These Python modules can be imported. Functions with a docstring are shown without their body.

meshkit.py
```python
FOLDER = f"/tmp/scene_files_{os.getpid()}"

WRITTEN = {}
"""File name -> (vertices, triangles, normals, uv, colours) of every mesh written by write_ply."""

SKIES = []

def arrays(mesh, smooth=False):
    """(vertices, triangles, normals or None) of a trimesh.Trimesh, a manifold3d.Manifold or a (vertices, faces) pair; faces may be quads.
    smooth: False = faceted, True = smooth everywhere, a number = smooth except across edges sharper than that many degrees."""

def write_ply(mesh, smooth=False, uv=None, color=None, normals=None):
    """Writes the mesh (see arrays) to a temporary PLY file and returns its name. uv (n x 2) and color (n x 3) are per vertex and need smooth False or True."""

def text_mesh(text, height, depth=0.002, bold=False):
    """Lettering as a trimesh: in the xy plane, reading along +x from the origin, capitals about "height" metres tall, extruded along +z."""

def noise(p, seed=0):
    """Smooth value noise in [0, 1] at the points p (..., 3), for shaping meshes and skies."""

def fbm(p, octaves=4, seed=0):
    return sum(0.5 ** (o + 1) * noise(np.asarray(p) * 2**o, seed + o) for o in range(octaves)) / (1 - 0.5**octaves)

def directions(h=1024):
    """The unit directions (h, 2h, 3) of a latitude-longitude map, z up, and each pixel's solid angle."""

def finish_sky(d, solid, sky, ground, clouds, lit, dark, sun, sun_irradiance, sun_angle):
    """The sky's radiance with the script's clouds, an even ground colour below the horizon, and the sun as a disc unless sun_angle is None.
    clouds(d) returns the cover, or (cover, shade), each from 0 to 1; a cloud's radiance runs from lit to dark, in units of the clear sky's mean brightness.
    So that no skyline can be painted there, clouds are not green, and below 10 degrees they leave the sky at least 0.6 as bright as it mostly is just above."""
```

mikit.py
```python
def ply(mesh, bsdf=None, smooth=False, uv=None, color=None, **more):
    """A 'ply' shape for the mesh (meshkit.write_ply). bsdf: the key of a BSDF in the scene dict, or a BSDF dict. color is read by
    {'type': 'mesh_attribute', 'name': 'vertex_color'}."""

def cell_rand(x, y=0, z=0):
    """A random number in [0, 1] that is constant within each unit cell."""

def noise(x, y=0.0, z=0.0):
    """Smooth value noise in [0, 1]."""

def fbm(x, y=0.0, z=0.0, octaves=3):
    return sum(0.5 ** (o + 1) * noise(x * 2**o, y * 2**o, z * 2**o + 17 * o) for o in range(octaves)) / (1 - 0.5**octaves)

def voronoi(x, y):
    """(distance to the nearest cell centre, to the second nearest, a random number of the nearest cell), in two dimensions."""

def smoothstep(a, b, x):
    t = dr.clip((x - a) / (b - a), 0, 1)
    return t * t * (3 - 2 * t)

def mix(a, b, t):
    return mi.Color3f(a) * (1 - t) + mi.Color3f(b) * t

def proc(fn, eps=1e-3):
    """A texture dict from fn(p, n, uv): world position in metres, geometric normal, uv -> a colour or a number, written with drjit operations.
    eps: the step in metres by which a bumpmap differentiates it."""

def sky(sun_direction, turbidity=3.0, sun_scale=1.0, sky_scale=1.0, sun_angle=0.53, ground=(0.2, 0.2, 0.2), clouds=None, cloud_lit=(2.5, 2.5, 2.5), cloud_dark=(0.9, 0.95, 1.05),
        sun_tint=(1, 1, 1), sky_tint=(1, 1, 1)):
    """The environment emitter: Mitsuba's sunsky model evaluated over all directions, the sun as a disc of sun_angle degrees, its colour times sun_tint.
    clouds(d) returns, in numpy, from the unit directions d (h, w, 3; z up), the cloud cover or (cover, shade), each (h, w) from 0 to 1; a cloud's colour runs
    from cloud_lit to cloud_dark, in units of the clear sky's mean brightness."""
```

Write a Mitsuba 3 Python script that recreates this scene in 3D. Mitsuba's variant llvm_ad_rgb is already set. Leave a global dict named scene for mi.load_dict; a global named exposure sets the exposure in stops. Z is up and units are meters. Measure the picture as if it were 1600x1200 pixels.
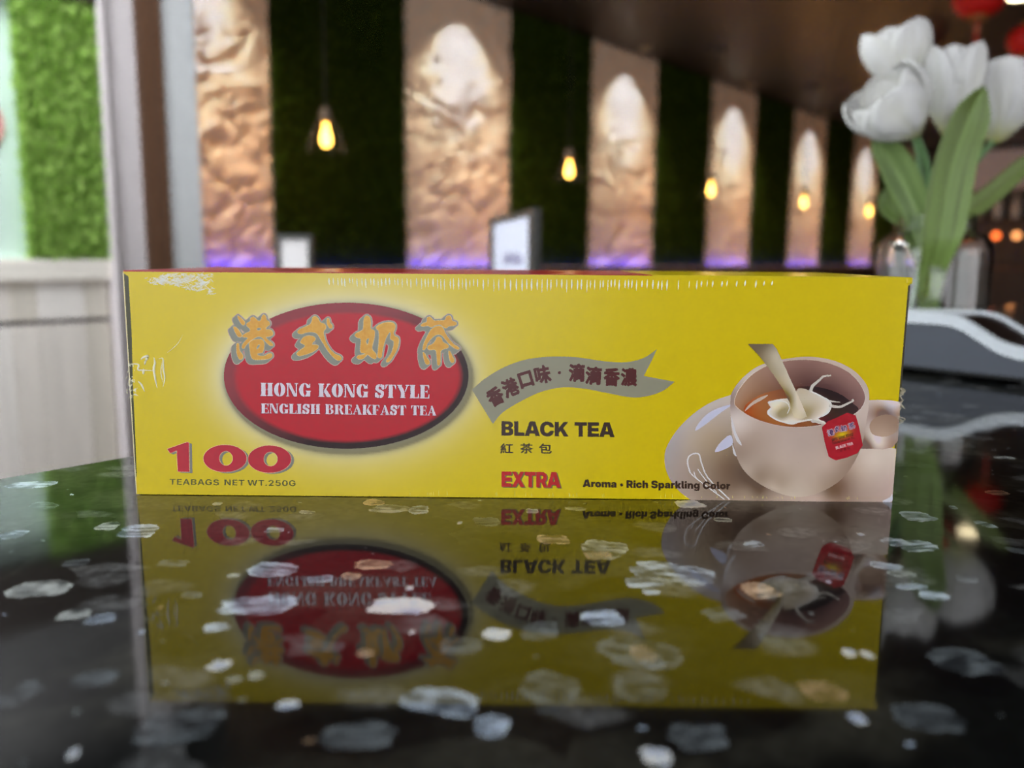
import math, random
import numpy as np
import trimesh
import shapely
import mitsuba as mi
import drjit as dr
import mikit, meshkit
from shapely.geometry import Polygon, Point, LineString, box as sbox
from shapely import affinity, unary_union

# ------------------------------------------------------------------ camera, sky, light, exposure
T = mi.ScalarTransform4f
exposure = 0.1
scene, labels = {}, {}
EYE = np.array([-0.0013, -0.3196, 0.0949])
PITCH, ROLL, FOCAL = 0.152, 0.0095, 1300.0
_f = np.array([0, math.cos(PITCH), -math.sin(PITCH)])
_r = np.array([1.0, 0, 0])
_u = np.cross(_r, _f)
_up = math.cos(ROLL) * _u - math.sin(ROLL) * _r
scene['camera'] = {'type': 'thinlens', 'fov': math.degrees(2 * math.atan(800 / FOCAL)), 'fov_axis': 'x',
                   'aperture_radius': 0.0021, 'focus_distance': 0.326, 'near_clip': 0.01, 'far_clip': 100.0,
                   'to_world': T().look_at(origin=EYE.tolist(), target=(EYE + _f).tolist(), up=_up.tolist())}
# room axes: u runs along the striped wall, w points towards it, origin under the camera
UD = np.array([0.65758, 0.75338, 0.0])
WD = np.array([-0.75338, 0.65758, 0.0])
ORG = np.array([EYE[0], EYE[1], 0.0])
FLOOR, CEIL = -1.05, 1.535


def room(p):
    p = np.asarray(p, float)
    return ORG + p[..., :1] * UD + p[..., 1:2] * WD + p[..., 2:3] * np.array([0, 0, 1.0])


# daylight: the frosted shop front panes behind the camera, lit from outside, the last one added to light the mint wall (u, w, z ranges, radiance)
PANES = {'window_1': ('u', -3.08, (-3.25, -1.33), (-0.92, 1.34), (2.6, 2.7, 2.85)), 'window_2': ('u', -3.08, (-1.27, 0.72), (-0.92, 1.34), (2.6, 2.7, 2.85)),
         'window_3': ('u', -3.08, (0.78, 2.55), (-0.92, 1.34), (2.6, 2.7, 2.85)), 'window_4': ('w', -3.48, (-0.85, 2.55), (-0.5, 1.22), (1.9, 1.94, 2.0))}
# ceiling spots that wash the plaster panels, one per panel (their housings are built further down)
PANELS = [1.82 + 1.66 * k for k in range(7)]
for k, pu in enumerate(PANELS):
    a, b = room([pu, 3.30, CEIL - 0.035]), room([pu, 3.385, 0.3])
    scene[f'spot_beam_{k:03d}'] = {'type': 'spot', 'to_world': T().look_at(origin=a.tolist(), target=b.tolist(), up=[0.3, 0.2, 1]),
                                   'intensity': {'type': 'rgb', 'value': [13.0, 11.6, 8.9]}, 'sampling_weight': 1.6, 'cutoff_angle': 46.0, 'beam_width': 13.0}

# ------------------------------------------------------------------ helpers
rng = random.Random(7)
nrng = np.random.default_rng(7)


def lin(c):
    c = np.asarray(c, float) / 255.0
    return np.where(c <= 0.04045, c / 12.92, ((c + 0.055) / 1.055) ** 2.4)


VC = {'type': 'mesh_attribute', 'name': 'vertex_color'}
scene['matte'] = {'type': 'twosided', 'bsdf': {'type': 'diffuse', 'reflectance': VC}}
scene['satin'] = {'type': 'twosided', 'bsdf': {'type': 'principled', 'base_color': VC, 'roughness': 0.45, 'specular': 0.5}}
scene['gloss'] = {'type': 'twosided', 'bsdf': {'type': 'principled', 'base_color': VC, 'roughness': 0.18, 'specular': 0.5}}
scene['print'] = {'type': 'twosided', 'bsdf': {'type': 'principled', 'base_color': VC, 'roughness': 0.22, 'eta': 1.43}}
scene['crystal'] = {'type': 'twosided', 'bsdf': {'type': 'principled', 'base_color': VC, 'roughness': 0.05, 'eta': 1.6}}
scene['petal'] = {'type': 'twosided', 'bsdf': {'type': 'diffuse', 'reflectance': VC}}
scene['clear_glass'] = {'type': 'dielectric', 'int_ior': 1.5}
scene['lamp_glass'] = {'type': 'thindielectric', 'int_ior': 1.5}
scene['brushed_metal'] = {'type': 'twosided', 'bsdf': {'type': 'roughconductor', 'alpha': 0.25, 'specular_reflectance': {'type': 'rgb', 'value': [0.75, 0.72, 0.68]}}}

_taken = set()


def key_for(name, parent=None):
    base = f'{parent}__{name}' if parent else name
    k, n = base, 0
    while k in _taken:
        n += 1
        k = f'{base}_{n:03d}'
    _taken.add(k)
    return k


def tag(key, label=None, category=None, group=None, kind=None):
    d = labels.setdefault(key, {})
    for a, b in (('label', label), ('category', category), ('group', group), ('kind', kind)):
        if b:
            d[a] = b
    return key


def thing(name, label, category, group=None):
    return tag(key_for(name), label, category, group)


def add(name, mesh, color, parent=None, mat='satin', smooth=False, frame=None, label=None, kind=None, emit=None):
    """One entry. color: an sRGB triple, or an (n, 3) linear array per vertex."""
    if hasattr(mesh, 'to_mesh'):
        m = mesh.to_mesh()
        mesh = trimesh.Trimesh(m.vert_properties[:, :3], m.tri_verts, process=False)
    if isinstance(mesh, (tuple, list)):
        mesh = trimesh.Trimesh(*mesh, process=False)
    if smooth not in (False, True):
        mesh = trimesh.graph.smooth_shade(mesh, angle=math.radians(smooth), facet_minarea=None)
        smooth = True
    v = np.array(mesh.vertices, float)
    if frame is not None:
        v = frame(v)
    c = np.asarray(color, float)
    if c.ndim == 1:
        c = np.tile(lin(c), (len(v), 1))
    k = key_for(name, parent)
    more = {}
    if emit is not None:
        more['emitter'] = {'type': 'area', 'radiance': {'type': 'rgb', 'value': [float(x) for x in emit]}}
    glassy = mat in ('clear_glass', 'lamp_glass', 'granite', 'brushed_metal')
    scene[k] = mikit.ply((v, np.array(mesh.faces)), mat, smooth=smooth, color=None if glassy else np.clip(c, 0, 0.92), **more)
    if label or kind:
        tag(k, label, kind=kind)
    return k


def box(x0, x1, y0, y1, z0, z1):
    m = trimesh.creation.box([x1 - x0, y1 - y0, z1 - z0])
    m.apply_translation([(x0 + x1) / 2, (y0 + y1) / 2, (z0 + z1) / 2])
    return m


def rbox(x0, x1, y0, y1, z0, z1, r=0.003, sub=1):
    s = trimesh.creation.icosphere(subdivisions=sub, radius=r).vertices
    pts = [s + [x, y, z] for x in (x0 + r, x1 - r) for y in (y0 + r, y1 - r) for z in (z0 + r, z1 - r)]
    return trimesh.convex.convex_hull(np.vstack(pts))


def lathe(profile, n=32):
    p = np.asarray(profile, float)
    a = np.arange(n) * 2 * np.pi / n
    v = np.stack([p[:, None, 0] * np.cos(a), p[:, None, 0] * np.sin(a), np.repeat(p[:, 1:2], n, 1)], -1).reshape(-1, 3)
    i, j = np.meshgrid(np.arange(len(p) - 1), np.arange(n), indexing='ij')
    q = np.stack([i * n + j, i * n + (j + 1) % n, (i + 1) * n + (j + 1) % n, (i + 1) * n + j], -1).reshape(-1, 4)
    m = trimesh.Trimesh(v, np.vstack([q[:, [0, 1, 2]], q[:, [0, 2, 3]]]), process=True)
    m.update_faces(m.nondegenerate_faces())
    return m


def tube(pts, radii, sides=8):
    p = np.asarray(pts, float)
    rr = np.broadcast_to(radii, (len(p),))
    t = np.gradient(p, axis=0)
    t /= np.linalg.norm(t, axis=1, keepdims=True) + 1e-12
    a = np.cross(t, np.where(np.abs(t[:, 2:]) < 0.9, [0, 0, 1.0], [1.0, 0, 0]))
    a /= np.linalg.norm(a, axis=1, keepdims=True) + 1e-12
    b, ang = np.cross(t, a), np.arange(sides) * 2 * np.pi / sides
    v = p[:, None] + rr[:, None, None] * (np.cos(ang)[None, :, None] * a[:, None] + np.sin(ang)[None, :, None] * b[:, None])
    i, j = np.meshgrid(np.arange(len(p) - 1), np.arange(sides), indexing='ij')
    q = np.stack([i * sides + j, i * sides + (j + 1) % sides, (i + 1) * sides + (j + 1) % sides, (i + 1) * sides + j], -1).reshape(-1, 4)
    f = np.vstack([q[:, [0, 1, 2]], q[:, [0, 2, 3]]])
    v, n0 = v.reshape(-1, 3), len(p) * sides
    v = np.vstack([v, p[:1], p[-1:]])
    k = np.arange(sides)
    caps = np.vstack([np.stack([k * 0 + n0, (k + 1) % sides, k], 1), np.stack([k * 0 + n0 + 1, k + n0 - sides, (k + 1) % sides + n0 - sides], 1)])
    return trimesh.Trimesh(v, np.vstack([f, caps]), process=False)


def spline(pts, n=40, closed=False):
    """Catmull-Rom through the points."""
    p = np.asarray(pts, float)
    p = np.vstack([p[-1:], p, p[:2]]) if closed else np.vstack([2 * p[0] - p[1], p, 2 * p[-1] - p[-2]])
    segs = len(p) - 3
    out = []
    for s in np.linspace(0, segs, n, endpoint=not closed):
        i = min(int(s), segs - 1)
        t = s - i
        a, b, c, d = p[i:i + 4]
        out.append(0.5 * (2 * b + (c - a) * t + (2 * a - 5 * b + 4 * c - d) * t * t + (3 * b - a - 3 * c + d) * t ** 3))
    return np.array(out)


def grid_faces(n, m):
    i, j = np.meshgrid(np.arange(n - 1), np.arange(m - 1), indexing='ij')
    q = np.stack([i * m + j, (i + 1) * m + j, (i + 1) * m + j + 1, i * m + j + 1], -1).reshape(-1, 4)
    return np.vstack([q[:, [0, 1, 2]], q[:, [0, 2, 3]]])


def solid_sheet(v, th):
    """A curved sheet (n, m, 3) given a thickness."""
    n, m = v.shape[:2]
    nn = np.cross(np.gradient(v, axis=0), np.gradient(v, axis=1))
    nn /= np.linalg.norm(nn, axis=-1, keepdims=True) + 1e-12
    a, b = (v + nn * th / 2).reshape(-1, 3), (v - nn * th / 2).reshape(-1, 3)
    f, N = grid_faces(n, m), n * m
    rim = np.concatenate([np.arange(m), np.arange(1, n) * m + m - 1, (n - 1) * m + np.arange(m - 2, -1, -1), np.arange(n - 2, 0, -1) * m])
    r2 = np.roll(rim, -1)
    side = np.vstack([np.stack([rim, r2, r2 + N], 1), np.stack([rim, r2 + N, rim + N], 1)])
    return np.vstack([a, b]), np.vstack([f, f[:, ::-1] + N, side])


def structure(name, mesh, color, parent=None, mat='satin', smooth=False, frame=None, label=None):
    k = add(name, mesh, color, parent, mat, smooth, frame)
    tag(k, label, kind='structure' if parent is None else None)
    return k


# ------------------------------------------------------------------ the room
structure('floor', box(-3.2, 12.6, -3.6, 3.6, FLOOR - 0.1, FLOOR), (120, 108, 98), frame=room, label='dark tiled dining room floor')
ceil_m = box(-3.2, 12.6, -3.6, 3.6, CEIL, CEIL + 0.1)
structure('ceiling', ceil_m, (22, 18, 17), frame=room, mat='satin', label='dark brown painted ceiling above the striped wall')
# striped wall: a dark backing with plaster panels and moss panels as its pieces
wall = structure('wall_back', box(1.0, 12.6, 3.49, 3.6, FLOOR, CEIL), (40, 34, 28), frame=room, label='long striped wall of crumpled plaster panels and dark moss panels')
scene['moss_leaf'] = {'type': 'twosided', 'bsdf': {'type': 'diffuse', 'reflectance': VC}}


def crumple(u, z, s):
    p = np.stack([u * 8, z * 8, u * 0 + s * 7.3], -1)
    warp = meshkit.fbm(p * 0.8, 2, 3) * 2.6
    out = 0.010 * meshkit.fbm(p * 1.5, 3, 8)
    for k, (fu, fz, sk, amp) in enumerate(((7, 12, 5, 0.017), (13, 15, -8, 0.011), (20, 26, 12, 0.006))):
        q = np.stack([u * fu + warp * 1.3 + z * sk, z * fz - u * sk + warp * 1.7, u * 0 + s * 3.1 + k], -1)
        out = out + amp * (1 - np.abs(2 * meshkit.noise(q, 5 + k) - 1)) ** 1.6
    return 0.7 * out


for k, pu in enumerate(PANELS):
    u0, u1 = pu - 0.43, pu + 0.43
    nu, nz = (100, 300) if k < 3 else (50, 150)
    uu, zz = np.meshgrid(np.linspace(u0, u1, nu), np.linspace(FLOOR, CEIL, nz), indexing='ij')
    front = np.stack([uu, 3.47 - crumple(uu, zz, k), zz], -1)
    vv, ff = solid_sheet(front, 0.012)
    vv = np.where(np.arange(len(vv))[:, None] >= 0, vv, vv)
    tone = 0.94 + 0.06 * meshkit.fbm(vv * 3, 3, k)[:, None]
    add('plaster_panel', (vv, ff), lin((232, 212, 192)) * tone, wall, 'matte', True, frame=room)


def leaf_cloud(n, sampler, size, spread, colors, seed):
    """n small folded leaves as one mesh: sampler(k) -> (points, outward normals)."""
    g = np.random.default_rng(seed)
    p, nrm = sampler(n, g)
    d = nrm + g.normal(0, spread, (n, 3))
    d /= np.linalg.norm(d, axis=1, keepdims=True)
    s = np.cross(d, g.normal(0, 1, (n, 3)))
    s /= np.linalg.norm(s, axis=1, keepdims=True)
    L = (size * g.uniform(0.6, 1.3, n))[:, None]
    up = np.cross(s, d)
    v = np.stack([p, p + d * L * 0.55 + s * L * 0.28, p + d * L + up * L * 0.2, p + d * L * 0.55 - s * L * 0.28], 1)
    f = (np.arange(n)[:, None, None] * 4 + np.array([[0, 1, 2], [0, 2, 3]])).reshape(-1, 3)
    t = g.uniform(0, 1, n)
    c = lin(colors[0]) * (1 - t[:, None]) + lin(colors[1]) * t[:, None]
    return v.reshape(-1, 3), f, np.repeat(c, 4, 0)


for k in range(6):
    u0, u1 = 2.25 + 1.66 * k, 3.05 + 1.66 * k
    nu, nz = (40, 110) if k < 3 else (20, 50)
    uu, zz = np.meshgrid(np.linspace(u0, u1, nu), np.linspace(FLOOR, CEIL, nz), indexing='ij')
    front = np.stack([uu, 3.455 - 0.025 * meshkit.fbm(np.stack([uu * 20, zz * 20, uu * 0 + k], -1), 3, 2), zz], -1)
    vv, ff = solid_sheet(front, 0.02)
    mp = add('moss_panel', (vv, ff), (34, 46, 16), wall, 'matte', True, frame=room)
    cnt = [14000, 12000, 9000, 5000, 4000, 3000][k]

    def samp(n, g, u0=u0, u1=u1):
        return (np.stack([g.uniform(u0, u1, n), g.uniform(3.42, 3.45, n), g.uniform(-0.1, CEIL - 0.01, n)], 1), np.tile([0, -1.0, 0.25], (n, 1)))

    vv, ff, cc = leaf_cloud(cnt, samp, 0.022, 0.7, ((26, 44, 10), (64, 84, 24)), 20 + k)
    kk = add('moss_leaves', (vv, ff), cc, mp, 'matte', False, frame=room)
    tag(kk, kind='stuff')

# bench ledge along the wall with the blue light strip behind its lip
ledge = thing('bench_ledge', 'long dark brown bench back ledge running along the foot of the striped wall', 'ledge')
add('ledge_board', box(1.45, 12.1, 3.12, 3.40, -0.02, 0.018), (74, 54, 42), ledge, frame=room)
add('ledge_lip', rbox(1.45, 12.1, 3.12, 3.14, 0.018, 0.030, 0.003), (74, 54, 42), ledge, frame=room)
add('bench_back', box(1.45, 12.1, 3.16, 3.38, FLOOR, -0.02), (58, 42, 34), ledge, frame=room)
strip = thing('light_strip', 'blue glowing light strip behind the bench ledge lip', 'light strip')
add('strip_body', box(1.5, 12.05, 3.358, 3.370, 0.0182, 0.030), (225, 225, 230), strip, frame=room)
add('glow_line', (np.array([[1.5, 3.372, 0.0225], [12.05, 3.372, 0.0225], [12.05, 3.372, 0.0290], [1.5, 3.372, 0.0290]]), np.array([[0, 2, 1], [0, 3, 2]])), (200, 200, 255), strip, frame=room, emit=(0.5, 0.5, 130.0))
scene[strip + '__glow_line']['emitter']['sampling_weight'] = 1.5

# far end of the room: bar back wall with hood, shelf, bottles and two small orange lamps
structure('wall_right', box(12.4, 12.6, -3.6, 3.6, FLOOR, CEIL), (52, 42, 36), frame=room, label='dark wall at the far end behind the bar')
hood = thing('wall_bulkhead', 'wide plain grey bulkhead panel high on the far dark wall behind the right tulip', 'panel')
add('panel_board', rbox(12.2, 12.4, -0.5, 2.95, 0.99, 1.5, 0.02), (236, 226, 230), hood, frame=room)
barb = thing('back_bar', 'dark brown back bar cabinet under the grey bulkhead at the far end', 'cabinet')
add('cabinet_body', rbox(11.85, 12.38, -0.5, 3.1, FLOOR, -0.02, 0.01), (56, 38, 32), barb, frame=room)
add('cabinet_top', rbox(11.8, 12.39, -0.5, 3.1, -0.02, 0.03, 0.01), (92, 62, 52), barb, frame=room)
add('bottle_shelf', rbox(12.1, 12.39, -0.5, 3.1, 0.60, 0.63, 0.008), (60, 46, 40), barb, frame=room)
bprof = [(0, 0), (0.045, 0), (0.05, 0.01), (0.05, 0.16), (0.042, 0.2), (0.018, 0.235), (0.016, 0.3), (0, 0.302)]
for i, (w, z, col, lab) in enumerate(((2.47, 0.63, (240, 236, 232), 'small pale bottle on the far bar shelf beside the right leaf'), (2.27, 0.63, (246, 236, 224), 'small cream bottle on the far bar shelf, rightmost in view'),
                                      (2.66, 0.63, (120, 100, 84), 'small brown bottle on the far bar shelf half hidden by the right leaf'))):
    b = thing('bottle', lab, 'bottle', 'bottles on the far bar shelf')
    m = lathe(bprof, 20)
    m.apply_translation([12.22, w, z])
    add('glass_body', m, col, b, 'gloss', 40, frame=room)
    m = lathe([(0, 0), (0.02, 0), (0.02, 0.035), (0, 0.036)], 12)
    m.apply_translation([12.22, w, z + 0.3])
    add('cap', m, (70, 60, 50), b, frame=room)
for i, (w, col, em, lab) in enumerate(((2.41, (255, 90, 30), (3.4, 0.55, 0.1), 'small red-orange glowing lamp on the far back bar, left of the pair'), (2.185, (255, 150, 70), (2.6, 1.0, 0.32), 'small amber glowing lamp on the far back bar, right of the pair'))):
    t = thing('bar_lamp', lab, 'lamp')
    m = lathe([(0, 0), (0.05, 0), (0.05, 0.012), (0.012, 0.02), (0.012, 0.33), (0, 0.33)], 16)
    m.apply_translation([11.95, w, 0.03])
    add('stem', m, (60, 50, 44), t, frame=room)
    m = trimesh.creation.icosphere(2, 0.042)
    m.apply_translation([11.95, w, 0.41])
    add('globe', m, col, t, frame=room, smooth=True, emit=em)

# light panel added in the unseen ceiling to brighten the mint wall
t = thing('ceiling_light_panel', 'added ceiling light panel, out of view, brightening the mint wall', 'ceiling light')
pm = [box(-0.95, 0.95, 1.55, 1.57, CEIL - 0.02, CEIL), box(-0.95, 0.95, 2.33, 2.35, CEIL - 0.02, CEIL), box(-0.95, -0.93, 1.57, 2.33, CEIL - 0.02, CEIL), box(0.93, 0.95, 1.57, 2.33, CEIL - 0.02, CEIL)]
add('panel_frame', trimesh.util.concatenate(pm), (235, 235, 235), t, frame=room)
k = add('diffuser', (np.array([[-0.93, 1.57, CEIL - 0.012], [-0.93, 2.33, CEIL - 0.012], [0.93, 2.33, CEIL - 0.012], [0.93, 1.57, CEIL - 0.012]]), np.array([[0, 1, 2], [0, 2, 3]])), (240, 240, 240), t, 'matte', frame=room, emit=(10.5, 11.0, 11.2))
scene[k]['emitter']['sampling_weight'] = 4.0

# walls behind the camera: a shop front with large openings lets the daylight in
structure('wall_front', trimesh.util.concatenate([box(-3.2, 12.6, -3.6, -3.5, FLOOR, -0.55), box(-3.2, 12.6, -3.6, -3.5, 1.25, CEIL),
          box(-3.2, -0.9, -3.6, -3.5, -0.55, 1.25), box(2.6, 12.6, -3.6, -3.5, -0.55, 1.25)]), (150, 140, 130), frame=room, label='plain wall behind the counter')
structure('wall_entrance', trimesh.util.concatenate([box(-3.2, -3.1, -3.6, 3.6, 1.36, CEIL), box(-3.2, -3.1, 2.9, 3.6, FLOOR, 1.36), box(-3.2, -3.1, -3.6, -3.3, FLOOR, 1.36),
          box(-3.2, -3.1, -3.3, 2.9, FLOOR, FLOOR + 0.12)]), (190, 186, 180), frame=room, label='glazed shop front wall')
for name, (axis, at, rng_, zr, rad) in PANES.items():
    a, b, z0, z1 = *rng_, *zr
    bars = [(a - 0.03, a, z0 - 0.03, z1 + 0.03), (b, b + 0.03, z0 - 0.03, z1 + 0.03), (a, b, z0 - 0.03, z0), (a, b, z1, z1 + 0.03)]
    if axis == 'u':
        fr = trimesh.util.concatenate([box(at - 0.04, at + 0.02, p, q, r, t) for p, q, r, t in bars])
        quad = np.array([[at, a, z0], [at, b, z0], [at, b, z1], [at, a, z1]])
    else:
        fr = trimesh.util.concatenate([box(p, q, at - 0.04, at + 0.02, r, t) for p, q, r, t in bars])
        quad = np.array([[b, at, z0], [a, at, z0], [a, at, z1], [b, at, z1]])
    structure(name, fr, (70, 70, 72), frame=room, label=f'daylit frosted {dict(window_1="near", window_2="middle", window_3="far").get(name, "wide")} window {"of the shop front left of the camera" if axis == "u" else "added in the wall behind the counter to light the mint wall"}')
    k = add('pane', (quad, np.array([[0, 1, 2], [0, 2, 3]])), (235, 238, 240), name, 'matte', frame=room, emit=rad)
    scene[k]['emitter']['sampling_weight'] = 3.5

# left: pale side wall with grass panel, logo disc, white casing, timber post and column
wl = structure('wall_left', box(-3.1, 1.13, 2.62, 3.49, FLOOR, 0.80), (206, 226, 218), mat='matte', frame=room, label='pale mint wall left of the white casing')
structure('trim_7', box(-3.1, 1.105, 2.57, 3.49, 1.0, CEIL), (96, 94, 94), frame=room, label='grey wall above the dark header')
structure('trim_6', box(-3.1, 1.105, 2.56, 3.49, 0.80, 1.0), (52, 42, 36), frame=room, label='dark header over the mint wall')
disc = thing('round_sign', 'pinkish round sign cut by the left picture edge on the mint wall', 'sign')


def wall_disc(r0, r1, d0, d1):
    m = lathe([(r0, 0), (r1, 0), (r1, d1 - d0), (r0, d1 - d0), (r0, 0)] if r0 else [(0, 0), (r1, 0), (r1, d1 - d0), (0, d1 - d0)], 48)
    v = np.array(m.vertices)
    m.vertices = np.stack([0.768 + v[:, 0], 2.62 - d0 - v[:, 2], 0.44 + v[:, 1]], -1)
    m.invert()
    return m


add('disc', wall_disc(0, 0.094, 0, 0.006), (226, 196, 192), disc, frame=room)
add('ring', wall_disc(0.075, 0.088, 0.006, 0.009), (222, 150, 150), disc, frame=room)
gp = thing('grass_panel', 'bright green artificial grass strip on the mint wall beside the white casing', 'grass panel')
uu, zz = np.meshgrid(np.linspace(0.895, 1.10, 16), np.linspace(0.078, 0.80, 50), indexing='ij')
vv, ff = solid_sheet(np.stack([uu, 2.60 + 0 * uu, zz], -1), 0.03)
add('backing', (vv, ff), (128, 166, 74), gp, 'matte', frame=room)


def samp_g(n, g):
    return (np.stack([g.uniform(0.885, 1.105, n), g.uniform(2.575, 2.59, n), g.uniform(0.08, 0.80, n)], 1), np.tile([0, -1.0, 0.2], (n, 1)))


vv, ff, cc = leaf_cloud(9000, samp_g, 0.017, 0.8, ((116, 156, 58), (204, 236, 138)), 3)
tag(add('grass_blades', (vv, ff), cc, gp, 'matte', frame=room), kind='stuff')
structure('trim_1', trimesh.util.concatenate([rbox(1.108, 1.128, 2.555, 2.62, FLOOR, CEIL, 0.004), rbox(1.128, 1.222, 2.575, 2.64, FLOOR, CEIL, 0.004)]), (212, 204, 206), frame=room, label='white door casing beside the grass panel')
structure('trim_2', rbox(0.0, 1.108, 2.57, 2.62, 0.012, 0.076, 0.006), (238, 232, 222), frame=room, label='white rail under the mint wall')
post_m = box(1.222, 1.302, 2.572, 2.72, FLOOR, CEIL)
structure('trim_3', post_m, (74, 50, 36), frame=room, label='dark brown timber post between casing and pale column')
for i in range(4):
    add('timber_slat', rbox(1.225 + 0.0192 * i, 1.2412 + 0.0192 * i, 2.564, 2.572, FLOOR, CEIL, 0.002), (92 + 6 * (i % 2), 64 + 3 * (i % 2), 46), 'trim_3', frame=room)
structure('trim_4', trimesh.util.concatenate([rbox(1.302, 1.315, 2.57, 2.7, FLOOR, CEIL, 0.003), rbox(1.315, 1.412, 2.575, 2.72, FLOOR, CEIL, 0.003)]), (214, 216, 218), frame=room, label='pale grey column beside the first plaster panel')
# wainscot of wide pale boards under the rail, in two tiers with a dark joint between
wc = tag(key_for('wall_wainscot'), 'pale greige timber boards under the white rail', kind='structure')
g2 = random.Random(5)
u = 0.0
while u < 1.10:
    wd = g2.choice((0.07, 0.1, 0.13))
    u1 = min(u + wd, 1.105)
    for z0, z1 in ((-0.098, 0.011), (FLOOR, -0.112)):
        base = np.array(g2.choice(((220, 212, 200), (236, 228, 220), (228, 222, 216), (242, 236, 230))), float)
        m = rbox(u + 0.0005, u1 - 0.0005, 2.585, 2.62, z0, z1, 0.0015).subdivide_to_size(0.03)
        vv = np.array(m.vertices)
        tone = 0.86 + 0.2 * meshkit.fbm(np.stack([vv[:, 0] * 60, vv[:, 1] * 3, vv[:, 2] * 4], -1), 3, 2)[:, None]
        add('board', m, lin(base) * tone, wc, 'satin', frame=room)
    u = u1
structure('trim_5', box(0.0, 1.108, 2.60, 2.62, -0.112, -0.098), (96, 88, 92), frame=room, label='dark joint between the two tiers of pale boards')

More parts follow.
